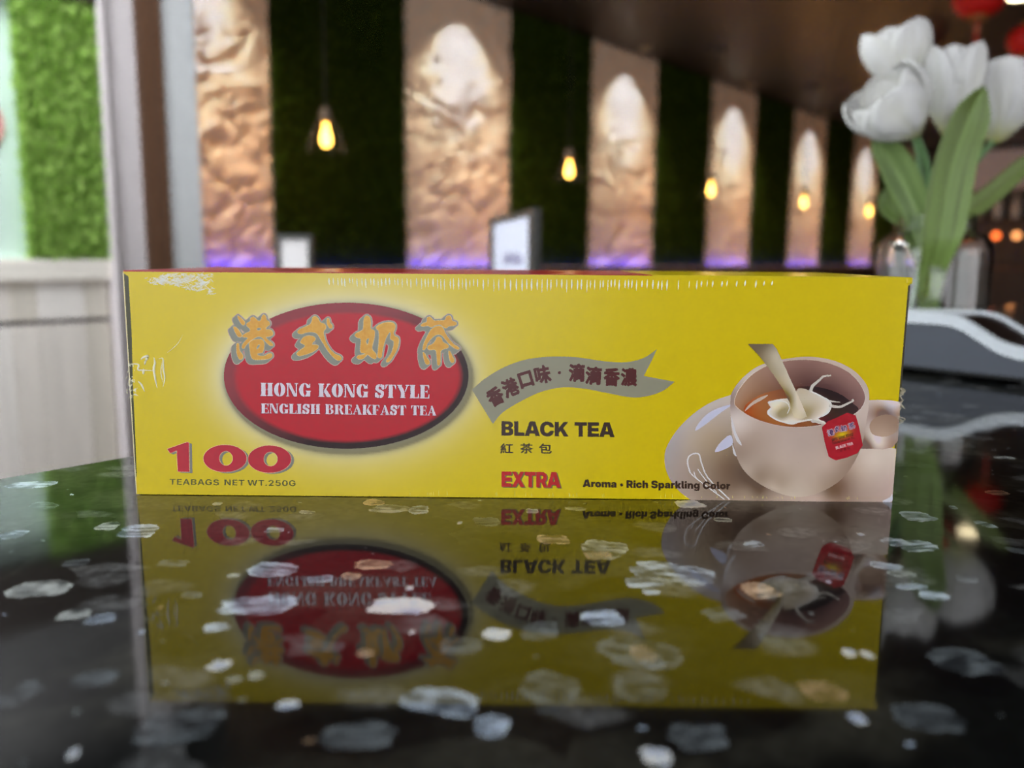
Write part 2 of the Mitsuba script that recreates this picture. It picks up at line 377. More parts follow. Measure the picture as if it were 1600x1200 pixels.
# pendant bulbs in front of the wall
for k in range(6):
    pu = 2.17 + 1.66 * k
    at = np.array([pu, 2.93, 0.583])
    where = ('first', 'second', 'third', 'fourth', 'fifth', 'sixth')[k]
    t = thing('pendant_lamp', f'hanging clear glass lamp with amber bulb, {where} along the striped wall from the left', 'pendant lamp', 'pendant lamps along the striped wall')
    m = tube([at + [0, 0, 0.1], at + [0, 0, CEIL - 0.583 - 0.02]], 0.003, 6)
    add('cord', m, (24, 22, 20), t, frame=room)
    m = lathe([(0, 0), (0.05, 0), (0.05, 0.022), (0, 0.022)], 20)
    m.apply_translation([pu, 2.93, CEIL - 0.022])
    add('ceiling_rose', m, (30, 28, 26), t, frame=room)
    m = lathe([(0, 0.05), (0.018, 0.05), (0.022, 0.06), (0.022, 0.1), (0.012, 0.112), (0, 0.112)], 20)
    m.apply_translation(at)
    add('socket', m, (120, 104, 90), t, frame=room)
    m = lathe([(0.024, 0.075), (0.034, 0.06), (0.05, 0.03), (0.068, -0.02), (0.08, -0.062), (0.083, -0.068)], 28)
    m.apply_translation(at)
    add('glass_shade', m, (255, 255, 255), t, 'lamp_glass', True, frame=room)
    m = lathe([(0, -0.048), (0.012, -0.045), (0.021, -0.034), (0.024, -0.016), (0.019, 0.006), (0.012, 0.026), (0.01, 0.05), (0, 0.05)], 24)
    m.apply_translation(at)
    add('bulb', m, (255, 190, 90), t, frame=room, smooth=True, emit=(9.0, 4.3, 0.7))
    scene[f'bulb_light_{k:03d}'] = {'type': 'point', 'position': room(at + [0, 0, -0.085]).tolist(), 'sampling_weight': 0.8, 'intensity': {'type': 'rgb', 'value': [0.40, 0.175, 0.055]}}
# recessed ceiling spots
for k, pu in enumerate(PANELS):
    t = thing('ceiling_spot', f'recessed ceiling spot washing plaster panel, number {("one", "two", "three", "four", "five", "six", "seven")[k]} along the striped wall', 'ceiling light', 'recessed spots above the striped wall')
    m = lathe([(0.034, 0), (0.052, 0), (0.052, 0.008), (0.034, 0.008), (0.034, 0)], 24)
    m.apply_translation([pu, 3.30, CEIL - 0.008])
    add('trim_ring', m, (40, 36, 34), t, frame=room)
    m = lathe([(0, 0), (0.034, 0), (0.034, 0.004), (0, 0.004)], 24)
    m.apply_translation([pu, 3.30, CEIL - 0.006])
    add('lens', m, (255, 245, 225), t, frame=room)
t = thing('downlight', 'bright round ceiling downlight at the top right corner above the lanterns', 'ceiling light')
m = lathe([(0.06, 0), (0.08, 0), (0.08, 0.012), (0.06, 0.012), (0.06, 0)], 28)
m.apply_translation([5.46, 1.10, CEIL - 0.012])
add('trim_ring', m, (210, 205, 195), t, frame=room)
m = lathe([(0, 0), (0.06, 0), (0.06, 0.004), (0, 0.004)], 28)
m.apply_translation([5.46, 1.10, CEIL - 0.008])
add('lens', m, (255, 245, 225), t, frame=room, emit=(9.0, 7.6, 4.6))


# red paper lanterns
def lantern(p, r, lab, cordtop=CEIL):
    t = thing('paper_lantern', lab, 'lantern', 'red lanterns under the ceiling')
    p = np.asarray(p, float)
    prof = []
    for a in np.linspace(-1.25, 1.25, 25):
        rr = r * math.cos(a) ** 0.8 * (1 + 0.02 * math.cos(a * 20))
        prof.append((rr, r * 0.82 * math.sin(a)))
    m = lathe([(0, prof[0][1])] + prof + [(0, prof[-1][1])], 32)
    m.apply_translation(p)
    add('shade', m, (206, 22, 18), t, 'satin', 35, frame=room)
    m = lathe([(0, -0.012), (r * 0.38, -0.012), (r * 0.38, 0.012), (0, 0.012)], 20)
    for s in (-1, 1):
        c = m.copy()
        c.apply_translation(p + [0, 0, s * r * 0.81])
        add('cap', c, (150, 96, 40), t, frame=room)
    add('cord', tube([p + [0, 0, r * 0.8], [p[0], p[1], cordtop]], 0.002, 6), (60, 20, 16), t, frame=room)
    m = trimesh.creation.icosphere(2, r * 0.13)
    m.apply_translation(p + [0, 0, -r * 1.25])
    add('bead', m, (214, 130, 96), t, frame=room, smooth=True)
    add('tassel', tube([p + [0, 0, -r * 0.8], p + [0, 0, -r * 1.3], p + [0, 0, -r * 2.0], p + [0, 0, -r * 2.6]], [r * 0.04, r * 0.07, r * 0.1, r * 0.12], 10), (190, 60, 40), t, frame=room)


lantern((4.727, 1.123, 1.37), 0.12, 'red paper lantern cut by the top picture edge above the tulips')
lantern((5.103, 0.97, 1.215), 0.095, 'red paper lantern cut by the right picture edge beside the right tulip')
lantern((6.405, 1.786, 1.43), 0.085, 'small dim red lantern seen between the two upper tulips')

# low divider with two framed table signs
div = thing('booth_divider', 'low dark booth divider hidden behind the yellow box, carrying two framed signs', 'divider')
add('divider_body', box(1.02, 1.62, 0.87, 1.85, FLOOR, 0.0), (52, 42, 36), div, frame=room)
add('divider_cap', rbox(1.0, 1.64, 0.85, 1.87, 0.0, 0.02, 0.004), (64, 50, 42), div, frame=room)


def framed_sign(u, w, wid, hgt, dep, turn, lean, lab, paper, side=0.011):
    t = thing('framed_sign', lab, 'sign')

    def fr(v):
        c, s = math.cos(lean), math.sin(lean)
        x, z = v[:, 0] * c + v[:, 2] * s, -v[:, 0] * s + v[:, 2] * c
        a, b = math.cos(turn), math.sin(turn)
        return room(np.stack([u + x * a - v[:, 1] * b, w + x * b + v[:, 1] * a, 0.0205 + z], -1))

    b = 0.011
    parts = [rbox(0, dep, -wid / 2, -wid / 2 + side, 0, hgt, 0.002), rbox(0, dep, wid / 2 - side, wid / 2, 0, hgt, 0.002), rbox(0, dep, -wid / 2, wid / 2, 0, b, 0.002), rbox(0, dep, -wid / 2, wid / 2, hgt - b, hgt, 0.002), box(dep * 0.4, dep * 0.98, -wid / 2 + 0.002, wid / 2 - 0.002, 0.002, hgt - 0.002)]
    add('frame', trimesh.util.concatenate(parts), (58, 58, 56), t, frame=fr)
    add('paper', box(dep * 0.25, dep * 0.4, -wid / 2 + side, wid / 2 - side, b, hgt - b), paper, t, 'matte', frame=fr)
    return t, fr


# the larger one is a long board seen nearly edge on, its near end towards the camera
s2, fr2 = framed_sign(1.287, 1.138, 0.53, 0.158, 0.014, -0.681, 0.0, 'long black framed board with white sheet, seen edge on behind the middle of the box', (226, 228, 246), 0.05)
marks = [box(0.0029, 0.0034, -0.14 + 0.045 * i, -0.112 + 0.045 * i, 0.060, 0.060 + h) for i, h in enumerate((0.016, 0.022, 0.018, 0.023, 0.016))]
add('printed_mark', trimesh.util.concatenate(marks), (120, 112, 150), s2, 'matte', frame=fr2)
framed_sign(1.146, 1.685, 0.086, 0.121, 0.02, 0.72, 0.08, 'small black framed sign with white sheet behind the left part of the box', (236, 232, 232))

# ------------------------------------------------------------------ granite bar counter
ctr = thing('bar_counter', 'long bar counter with polished black speckled granite top under the yellow box', 'counter')


def granite_color(p, n, uv):
    x, y = p.x * 1000, p.y * 1000
    wx, wy = x + 9 * mikit.fbm(x / 14, y / 14, 2.0), y + 9 * mikit.fbm(x / 14, y / 14, 9.0)
    big = mikit.fbm(wx / 38, wy / 30, 1.0, octaves=4)
    d1, d2, r = mikit.voronoi(wx / 17, wy / 13)
    grain = mikit.fbm(x / 2.2, y / 2.2, 5.0, octaves=2)
    c = mikit.mix((0.006, 0.007, 0.007), (0.035, 0.035, 0.028), mikit.smoothstep(0.42, 0.72, big))
    pale = mikit.smoothstep(0.80, 0.9, r) * (1 - mikit.smoothstep(0.25, 0.55, d1))
    c = mikit.mix(c, (0.12, 0.125, 0.13), pale * (0.35 + 0.65 * grain))
    dark = mikit.smoothstep(0.25, 0.1, r)
    c = mikit.mix(c, (0.003, 0.003, 0.004), dark * 0.7)
    return c * (0.65 + 0.7 * grain)


scene['granite'] = {'type': 'twosided', 'bsdf': {'type': 'principled', 'base_color': mikit.proc(granite_color), 'roughness': 0.05, 'eta': 1.6}}
top = add('granite_top', rbox(-1.5, 2.3, -0.55, 0.392, -0.032, 0.0, 0.006, 2), (20, 20, 20), ctr, 'granite', 25, frame=room)
add('cabinet', box(-1.45, 2.25, -0.5, 0.33, FLOOR + 0.1, -0.032), (58, 42, 34), ctr, frame=room)
add('plinth', box(-1.45, 2.25, -0.46, 0.29, FLOOR, FLOOR + 0.1), (28, 26, 25), ctr, frame=room)
CRYSTALS = '-199.2 13.4 11.7 6.6 b;-170.0 -48.2 5.1 5.3 b;-135.8 -94.2 10.8 6.8 g;-117.0 -110.9 4.7 4.0 g;-108.1 -113.5 4.5 3.4 b;-130.0 -43.7 8.3 8.8 b;-142.5 -38.5 4.4 5.4 g;-114.0 -10.8 2.4 2.6 g;-83.8 -41.0 4.0 3.5 b;-73.9 -77.9 9.3 7.0 b;-57.6 -85.1 4.7 3.0 b;-83.8 -83.2 2.3 2.1 g;-70.0 -103.7 12.5 7.5 b;-31.4 -103.6 11.9 6.8 w;-76.9 -117.8 3.9 3.1 b;-68.9 -137.9 3.0 2.9 w;-63.6 -143.8 2.0 1.8 g;-59.1 -142.2 2.0 2.1 g;-15.9 -152.5 10.3 6.3 b;-48.4 -154.6 3.0 2.1 w;-4.6 -162.2 4.2 5.2 b;-68.2 -163.3 11.0 7.5 d;-84.6 -173.0 1.1 2.3 w;-54.3 -7.2 5.4 5.1 o;-46.5 -15.2 9.7 5.7 g;-35.9 -16.5 4.8 6.4 b;-19.7 -31.3 1.1 2.2 w;-10.1 -29.5 5.8 6.6 d;-13.3 -127.1 6.0 5.1 d;-4.8 -119.9 4.6 4.0 w;-43.5 -72.8 7.5 4.9 o;-48.6 -82.4 3.4 3.6 o;-36.2 -130.9 2.3 2.0 o;-30.3 -91.2 1.3 1.9 w;-26.2 -119.6 0.8 1.5 w;68.5 -5.7 7.0 6.1 w;6.8 -16.7 2.9 4.0 b;13.3 -48.1 6.5 6.5 o;29.7 -57.1 8.9 11.0 g;27.0 -63.1 5.2 4.7 o;48.0 -77.4 15.3 9.0 b;48.7 -83.9 9.6 4.5 g;38.0 -85.2 6.8 5.0 b;39.3 -92.7 3.1 2.3 b;23.2 -109.8 6.8 6.0 b;6.7 -117.8 5.3 6.7 d;30.4 -129.6 13.3 9.4 d;31.1 -130.2 4.0 4.7 o;32.6 -135.0 3.8 2.9 b;7.9 -146.7 8.6 8.4 d;27.9 -146.3 7.2 6.8 d;68.4 -146.9 6.0 5.3 t;7.5 -154.7 3.4 2.6 d;70.7 -90.1 6.0 6.9 o;80.6 -50.7 4.3 4.0 b;81.7 -128.5 1.9 2.5 w;85.8 -129.4 1.6 2.5 w;71.7 -158.0 1.9 2.7 w;27.1 -172.0 3.3 3.8 w;150.8 -18.6 7.8 7.9 b;172.0 -27.7 3.1 5.1 b;170.9 -6.6 1.8 2.9 b;130.0 -47.4 5.5 5.0 b;134.8 -51.1 7.9 6.3 b;116.6 -70.3 5.7 4.2 b;118.7 -76.6 5.2 3.5 g;116.9 -86.6 5.7 2.7 b;120.4 -92.6 5.2 4.1 b;121.1 -39.8 1.4 2.2 w;108.0 -132.9 8.5 8.0 d;-107.6 -151.5 4.1 6.1 d;-94.5 -144.4 5.7 4.8 d;94.4 -78.8 5.9 4.4 d;56.3 -107.0 6.9 5.1 d;67.0 -122.0 5.8 5.2 d;36.7 -165.0 7.7 5.8 d;-31.3 -166.1 8.9 5.7 d;86.9 -157.0 8.2 6.9 d;-44.6 -127.8 3.4 2.8 d;-90.7 -97.6 3.6 2.8 d;-105.9 -73.4 5.9 3.5 d;200.7 14.8 5.4 4.5 t;167.1 -54.5 4.3 3.6 d;76.8 -24.7 4.3 3.1 g;23.5 -13.0 5.4 3.3 g;-77.3 -20.2 3.8 2.4 g;-135.2 -74.1 5.1 4.2 d;-177.8 -15.4 7.1 4.6 d;136.3 -80.3 4.3 3.5 d'
KIND = {'b': ((216, 232, 255), (74, 84, 98)), 'w': ((250, 252, 255), (150, 170, 210)), 'g': ((206, 212, 212), (64, 70, 72)), 'o': ((246, 216, 186), (104, 86, 70)),
        'd': ((112, 120, 126), (42, 46, 50)), 't': ((190, 160, 134), (84, 70, 58))}


def crystal(cx, cy, a, b, kind, seed):
    g = np.random.default_rng(seed)
    n = 44
    ang = np.sort(np.arange(n) / n * 2 * np.pi + g.uniform(-0.08, 0.08, n))
    rad = 0.62 + 0.6 * g.uniform(0, 1, n) ** 1.3
    rad = 0.5 * rad + 0.25 * (np.roll(rad, 1) + np.roll(rad, -1))
    rad = 0.5 * rad + 0.25 * (np.roll(rad, 2) + np.roll(rad, -2)) + g.uniform(-0.07, 0.07, n)
    e = 0.9 / np.maximum(np.abs(np.cos(ang)) ** 3.0 + np.abs(np.sin(ang)) ** 3.0, 0.3) ** (1 / 3.0)
    pts = np.stack([a * np.cos(ang) * rad * e, b * np.sin(ang) * rad * e], 1)
    th = g.uniform(-0.35, 0.35)
    pts = pts @ np.array([[math.cos(th), math.sin(th)], [-math.sin(th), math.cos(th)]])
    pts = (pts + [cx, cy]) / 1000
    poly = Polygon(pts).buffer(0)
    if poly.geom_type != 'Polygon':
        poly = max(poly.geoms, key=lambda q: q.area)
    v, f = trimesh.creation.triangulate_polygon(poly, engine='earcut')
    v3 = np.column_stack([v, np.full(len(v), 0.00003)])
    m = trimesh.Trimesh(v3, f, process=False)
    m = m.subdivide_to_size(max(0.0009, math.sqrt(a * b) / 1000 / 12))
    v3 = np.array(m.vertices)
    ed = shapely.distance(poly.exterior, shapely.points(v3[:, :2])) / (math.sqrt(a * b) / 1000)
    q = v3 * 1000
    c, s = math.cos(th), math.sin(th)
    al, ac = q[:, 0] * c + q[:, 1] * s, -q[:, 0] * s + q[:, 1] * c
    streak = meshkit.fbm(np.stack([al * 0.12, ac * 0.75, al * 0 + seed], -1), 3, 1)
    blot = meshkit.fbm(np.stack([al * 0.3, ac * 0.3, al * 0 + seed + 50], -1), 2, 4)
    t = np.clip((streak - 0.42) * 5.0, 0, 1) * 0.6 + np.clip((blot - 0.42) * 4.5, 0, 1) * 0.4
    t = np.clip(t + 0.5 * np.exp(-(ed / 0.10) ** 2) * (blot > 0.42) + (0.25 if kind == 'w' else -0.08), 0, 1)[:, None]
    hi, lo = KIND[kind]
    col = lin(lo) * (1 - t) + lin(hi) * t
    f = np.array(m.faces)
    if np.cross(v3[f[0, 1]] - v3[f[0, 0]], v3[f[0, 2]] - v3[f[0, 0]])[2] < 0:
        f = f[:, ::-1]
    return v3, f, col


for i, row in enumerate(CRYSTALS.split(';')):
    x, y, a, b, kd = row.split()
    vv, ff, cc = crystal(float(x), float(y), float(a), float(b), kd, 100 + i)
    add('crystal', (vv, ff), cc, top, 'crystal')
# tiny bright flecks between the crystals, past counting
gs = np.random.default_rng(77)
fv, ff_, fc = [], [], []
for k in range(1500):
    p = room([gs.uniform(-0.5, 0.95), gs.uniform(-0.42, 0.38), 0.00002])
    a, th = gs.uniform(0.0003, 0.0016), gs.uniform(0, 3.14)
    e1, e2 = np.array([math.cos(th), math.sin(th), 0]) * a, np.array([-math.sin(th), math.cos(th), 0]) * a * gs.uniform(0.3, 0.7)
    fv += [p - e1, p - e2 + e1 * 0.2, p + e1, p + e2 - e1 * 0.2]
    ff_ += [[4 * k, 4 * k + 1, 4 * k + 2], [4 * k, 4 * k + 2, 4 * k + 3]]
    fc += [lin([(190, 206, 230), (120, 128, 130), (150, 124, 100), (90, 98, 104)][int(gs.integers(4))])] * 4
add('crystal_flecks', (np.array(fv), np.array(ff_)), np.array(fc), top, 'crystal', kind='stuff')
# further crystals over the rest of the slab
g3 = random.Random(21)
seen = [tuple(map(float, r.split()[:2])) for r in CRYSTALS.split(';')]
n_more = 0
while n_more < 90:
    uu_, ww_ = g3.uniform(-0.6, 1.3), g3.uniform(-0.4, 0.37)
    p = room([uu_, ww_, 0.0])
    x, y = p[0] * 1000, p[1] * 1000
    if min(math.hypot(x - a, y - b) for a, b in seen) < 22 or (abs(x) < 210 and -200 < y < 60):
        continue
    seen.append((x, y))
    a = g3.uniform(4, 15)
    vv, ff, cc = crystal(x, y, a, a * g3.uniform(0.4, 0.8), g3.choice('bbgddtw'), 400 + n_more)
    add('crystal', (vv, ff), cc, top, 'crystal')
    n_more += 1

# ------------------------------------------------------------------ the tea box
W2, BH, BD = 0.15, 0.0882, 0.098
tea = thing('tea_box', 'long yellow tea bag box with red oval emblem, shrink wrapped, on the granite counter', 'tea box')
add('carton', rbox(-W2 + 0.0003, W2 - 0.0003, 0.0004, BD, 0.0, BH - 0.0004, 0.0012, 2), (214, 190, 24), tea, 'print', 30)
# artwork drawn in scan units (1600 units across); ART carries scan units to metres on the front panel
ART = np.array([[2.32487774e-04, 2.35542272e-06, -1.88648600e-01], [2.28945637e-06, -2.40261441e-04, 1.85273381e-01], [1.11915598e-06, -1.10144643e-04, 1.0]])


def panel(xy, off):
    xy = np.asarray(xy, float)
    q = np.column_stack([xy, np.ones(len(xy))]) @ ART.T
    return np.column_stack([q[:, 0] / q[:, 2], np.full(len(xy), -off), q[:, 1] / q[:, 2]])


STEP = 0.00004


def ink(name, poly, color, level, parent=None, fine=None, label=None, kind=None):
    """One printed area: a shapely shape in scan units, a colour or a function of the scan positions, at a print layer."""
    vs, fs, n = [], [], 0
    for g in getattr(poly, 'geoms', [poly]):
        if g.geom_type != 'Polygon' or g.area < 0.05:
            continue
        v, f = trimesh.creation.triangulate_polygon(g, engine='earcut')
        if fine:
            v3, f = trimesh.remesh.subdivide_to_size(np.column_stack([v, np.zeros(len(v))]), f, fine, max_iter=14)
            v = v3[:, :2]
        vs.append(v)
        fs.append(f + n)
        n += len(v)
    v, f = np.vstack(vs), np.vstack(fs)
    c = color(v) if callable(color) else color
    p = panel(v, 0.0001 + level * STEP)
    a, b = p[f[:, 1]] - p[f[:, 0]], p[f[:, 2]] - p[f[:, 0]]
    flip = (a[:, 2] * b[:, 0] - a[:, 0] * b[:, 2]) > 0
    f = f.copy()
    f[flip] = f[flip][:, ::-1]
    return add(name, (p, f), c, parent or tea, 'print', False, label=label, kind=kind)


def smooth_poly(pts, scale=1.0, ox=0.0, oy=0.0, n=None, holes=()):
    p = spline(pts, n or len(pts) * 6, closed=True) / scale + [ox, oy]
    return Polygon(p, [spline(h, len(h) * 6, closed=True) / scale + [ox, oy] for h in holes]).buffer(0)


def blend(samples, soft=14.0):
    """Colour surface through hand picked samples (x, y, sRGB): multiquadric interpolation."""
    P = np.array([s[:2] for s in samples], float)
    C = np.array([lin(np.array(s[2]) * [1.04, 1.0, 0.965]) for s in samples])
    phi = lambda a, b: np.sqrt(((a[:, None] - b[None]) ** 2).sum(-1) + soft ** 2)
    base = C.mean(0)
    k = np.linalg.solve(phi(P, P) + 0.6 * np.eye(len(P)), C - base)
    return lambda v: np.clip(base + phi(v, P) @ k, C.min(0) * 0.9, C.max(0) * 1.05)


YEL = lin((224, 198, 6))
OX, OY, ORX, ORY = 541.2, 587.0, 191.0, 114.0
pw, ph = 160, 60


def front_color(v):
    x, y = v[:, 0], v[:, 1]
    c = np.tile(YEL, (len(v), 1))
    ang = np.hypot((x - OX) / ORX, (y - OY) / ORY)
    gap = (ang - 1) * np.hypot(x - OX, y - OY) / np.maximum(ang, 0.01)
    halo = np.exp(-np.maximum(gap, 0) / 24.0) * 0.9
    cream = lin((246, 238, 196))
    c = c * (1 - halo[:, None]) + cream * halo[:, None]
    sh = np.hypot((x - OX - 4) / (ORX + 3), (y - OY - 5) / (ORY + 3))
    dist = (sh - 1) * np.hypot(x - OX, y - OY)
    k = 0.75 * np.exp(-np.maximum(dist, 0) / 5.0)[:, None]
    return c * (1 - k) + lin((70, 62, 50)) * k


def front_sheet():
    c = [(191.6, 424.3), (1423.2, 433.6), (1394.2, 783.6), (212.6, 772.2)]
    s, t = np.meshgrid(np.linspace(0, 1, 420), np.linspace(0, 1, 125), indexing='ij')
    p = ((1 - s) * (1 - t))[..., None] * c[0] + (s * (1 - t))[..., None] * c[1] + (s * t)[..., None] * c[2] + ((1 - s) * t)[..., None] * c[3]
    v = p.reshape(-1, 2)
    col = front_color(v)
    w = panel(v, 0.0001)
    # clip to the carton's face
    w[:, 0] = np.clip(w[:, 0], -W2, W2)
    w[:, 2] = np.clip(w[:, 2], 0.0003, BH)
    f = grid_faces(420, 125)
    a, b = w[f[0, 1]] - w[f[0, 0]], w[f[0, 2]] - w[f[0, 0]]
    if np.cross(a, b)[1] > 0:
        f = f[:, ::-1]
    add('front_panel', (w, f), col, tea, 'print', False, label='bright yellow printed front')


front_sheet()
add('top_sheet', box(-W2, 0.052, 0.0005, BD - 0.001, BH - 0.0004, BH + 0.0002), (176, 40, 44), tea, 'print', label='dark red printed top')
add('top_flap', box(0.052, W2 + 0.0004, -0.0002, BD - 0.001, BH - 0.0004, BH + 0.0003), (220, 196, 20), tea, 'print', label='yellow end flap of the top')
add('flap_lip', rbox(W2 - 0.0016, W2 + 0.0009, -0.0006, 0.03, BH - 0.0022, BH + 0.0002, 0.0005), (220, 196, 20), tea, 'print')
ink('edge_shade', Polygon([(194, 427), (201, 432), (206, 520), (208, 600), (212, 690), (214, 745), (211, 745), (204, 600)]), (66, 64, 26), 1, label='dark strip down the left edge')  # thin dark strips drawn along the two side edges
ink('edge_shade', Polygon([(1419, 446), (1422, 446), (1393.6, 781), (1391, 781)]), (70, 62, 44), 1, label='dark strip down the right edge')

# oval emblem
oval = Polygon([(OX + ORX * math.cos(a), OY + ORY * math.sin(a)) for a in np.linspace(0, 2 * np.pi, 160)[:-1]])
IX, IY, IRX, IRY = 541.5, 588.0, 177.0, 101.0


def oval_color(v):
    x, y = v[:, 0], v[:, 1]
    r = np.hypot((x - IX) / IRX, (y - IY) / IRY)
    d = ((x - OX) / ORX * 0.66 + (y - OY) / ORY * 0.75)
    t = np.clip((d + 0.55) / 1.05, 0, 1)[:, None]
    ring = lin((150, 46, 56)) * (1 - t) + lin((40, 14, 16)) * t
    red = lin((192, 22, 38))
    k = np.clip((r - 0.955 - 0.03 * (t[:, 0])) / 0.05, 0, 1)[:, None]
    return red * (1 - k) + ring * k


emb = ink('oval_emblem', oval, oval_color, 1, fine=5.0, label='red oval with dark bevelled rim')
TITLE = [
    (350, 480, [[(270, 160), (340, 215), (395, 280), (385, 330), (345, 325), (300, 265), (265, 190)],
                [(185, 365), (250, 390), (310, 470), (340, 530), (310, 560), (265, 545), (230, 490), (200, 430)],
                [(250, 680), (285, 690), (295, 800), (340, 870), (365, 920), (340, 970), (300, 975), (270, 930), (245, 850), (240, 740)],
                ([(500, 215), (545, 180), (595, 205), (640, 250), (690, 250), (715, 180), (750, 140), (790, 170), (800, 230), (850, 270), (865, 320), (830, 350), (790, 390), (800, 418), (870, 420), (920, 470), (915, 520), (860, 545), (790, 560), (830, 610), (890, 660), (925, 700), (905, 725), (850, 705), (790, 650), (740, 590), (700, 555), (640, 550), (560, 590), (480, 650), (420, 710), (380, 770), (345, 760), (350, 710), (400, 640), (450, 580), (400, 560), (355, 555), (365, 520), (430, 480), (490, 450), (495, 410), (430, 340), (440, 300), (500, 260)], [[(615, 410), (660, 380), (705, 405), (660, 440)]]),
                ([(480, 670), (540, 620), (640, 600), (720, 610), (755, 660), (755, 760), (730, 840), (690, 855), (640, 865), (630, 890), (700, 915), (780, 905), (840, 870), (890, 870), (910, 900), (890, 940), (820, 970), (700, 980), (580, 980), (530, 950), (505, 880), (490, 780)], [[(612, 765), (650, 700), (680, 700), (670, 745), (632, 785)]])]),
    (445, 480, [[(510, 260), (530, 190), (575, 170), (620, 200), (670, 280), (740, 310), (775, 350), (770, 400), (735, 450), (735, 510), (770, 640), (850, 780), (940, 870), (1030, 910), (1065, 950), (1045, 990), (1000, 995), (920, 940), (830, 840), (740, 700), (660, 570), (600, 490), (520, 465), (420, 470), (330, 500), (265, 490), (245, 455), (290, 410), (400, 360), (480, 320)],
                [(800, 215), (835, 220), (850, 290), (890, 340), (890, 385), (855, 395), (820, 360), (795, 290)],
                [(300, 640), (350, 570), (430, 535), (520, 540), (570, 570), (575, 610), (530, 660), (520, 700), (600, 705), (635, 735), (600, 790), (500, 850), (380, 890), (290, 910), (235, 890), (240, 850), (300, 800), (370, 750), (380, 710), (340, 690), (305, 665)]]),
    (540, 480, [([(345, 230), (370, 175), (410, 160), (460, 200), (475, 290), (475, 400), (535, 430), (550, 480), (540, 580), (510, 700), (505, 790), (570, 870), (585, 930), (550, 970), (500, 950), (420, 890), (370, 930), (320, 970), (250, 970), (215, 940), (240, 905), (310, 895), (370, 870), (290, 840), (280, 760), (290, 600), (220, 570), (180, 530), (200, 490), (280, 450), (330, 410), (340, 320)], [[(385, 650), (400, 600), (440, 580), (435, 660), (410, 700)]]),
                [(580, 370), (650, 320), (760, 285), (870, 285), (930, 330), (930, 400), (900, 480), (930, 540), (985, 570), (1000, 640), (970, 780), (900, 910), (840, 1000), (790, 1030), (765, 1010), (790, 960), (860, 860), (900, 740), (905, 640), (870, 610), (840, 580), (850, 500), (825, 470), (760, 580), (720, 700), (690, 850), (680, 930), (640, 950), (605, 920), (615, 780), (630, 600), (625, 450), (590, 410)]]),
    (640, 480, [[(215, 330), (260, 300), (325, 270), (330, 200), (375, 180), (420, 210), (460, 250), (560, 250), (660, 240), (690, 180), (740, 155), (780, 180), (800, 250), (870, 280), (880, 320), (830, 345), (740, 355), (690, 390), (640, 370), (570, 325), (470, 345), (410, 375), (340, 345), (260, 360), (225, 350)],
                [(250, 780), (270, 680), (330, 550), (400, 430), (470, 372), (560, 350), (625, 385), (670, 480), (740, 590), (830, 690), (910, 740), (935, 770), (910, 790), (860, 775), (770, 710), (680, 610), (610, 530), (530, 510), (450, 550), (380, 620), (330, 690), (310, 760), (270, 800)],
                [(490, 620), (510, 570), (555, 555), (600, 580), (630, 650), (700, 690), (730, 720), (720, 760), (650, 780), (590, 820), (580, 920), (575, 1050), (555, 1085), (525, 1070), (515, 950), (500, 830), (470, 795), (380, 800), (340, 765), (360, 720), (430, 690)],
                [(255, 850), (290, 870), (320, 930), (370, 1010), (375, 1050), (340, 1075), (300, 1050), (270, 960)],
                [(735, 820), (770, 840), (800, 910), (835, 980), (830, 1030), (790, 1035), (755, 980), (740, 900)]])]
TITLE_SHAPES = []
for ox, oy, strokes in TITLE:
    polys = []
    for s in strokes:
        o, h = s if isinstance(s, tuple) else (s, [])
        polys.append(smooth_poly(o, 12.0, ox, oy, holes=h))
    face = unary_union(polys)
    TITLE_SHAPES.append(face)
    block = unary_union([affinity.translate(face, -6.0 * q, 5.2 * q) for q in np.linspace(0, 1, 9)]).buffer(2.2)
    ch = ink('title_character', block.buffer(0.9), (206, 170, 160), 2, label='grey block shadow behind the orange title character')
    ink('character_shadow', block, (142, 142, 128), 3, ch)
    ink('character_rim', face.buffer(0.55), (238, 214, 160), 4, ch)

    def gold(v):
        t = meshkit.fbm(np.column_stack([v / 3.0, v[:, 0] * 0]), 2, 6)[:, None]
        return lin((222, 154, 44)) * (1 - t) + lin((232, 178, 74)) * t
    ink('character_face', face, gold, 5, ch, fine=4.0)


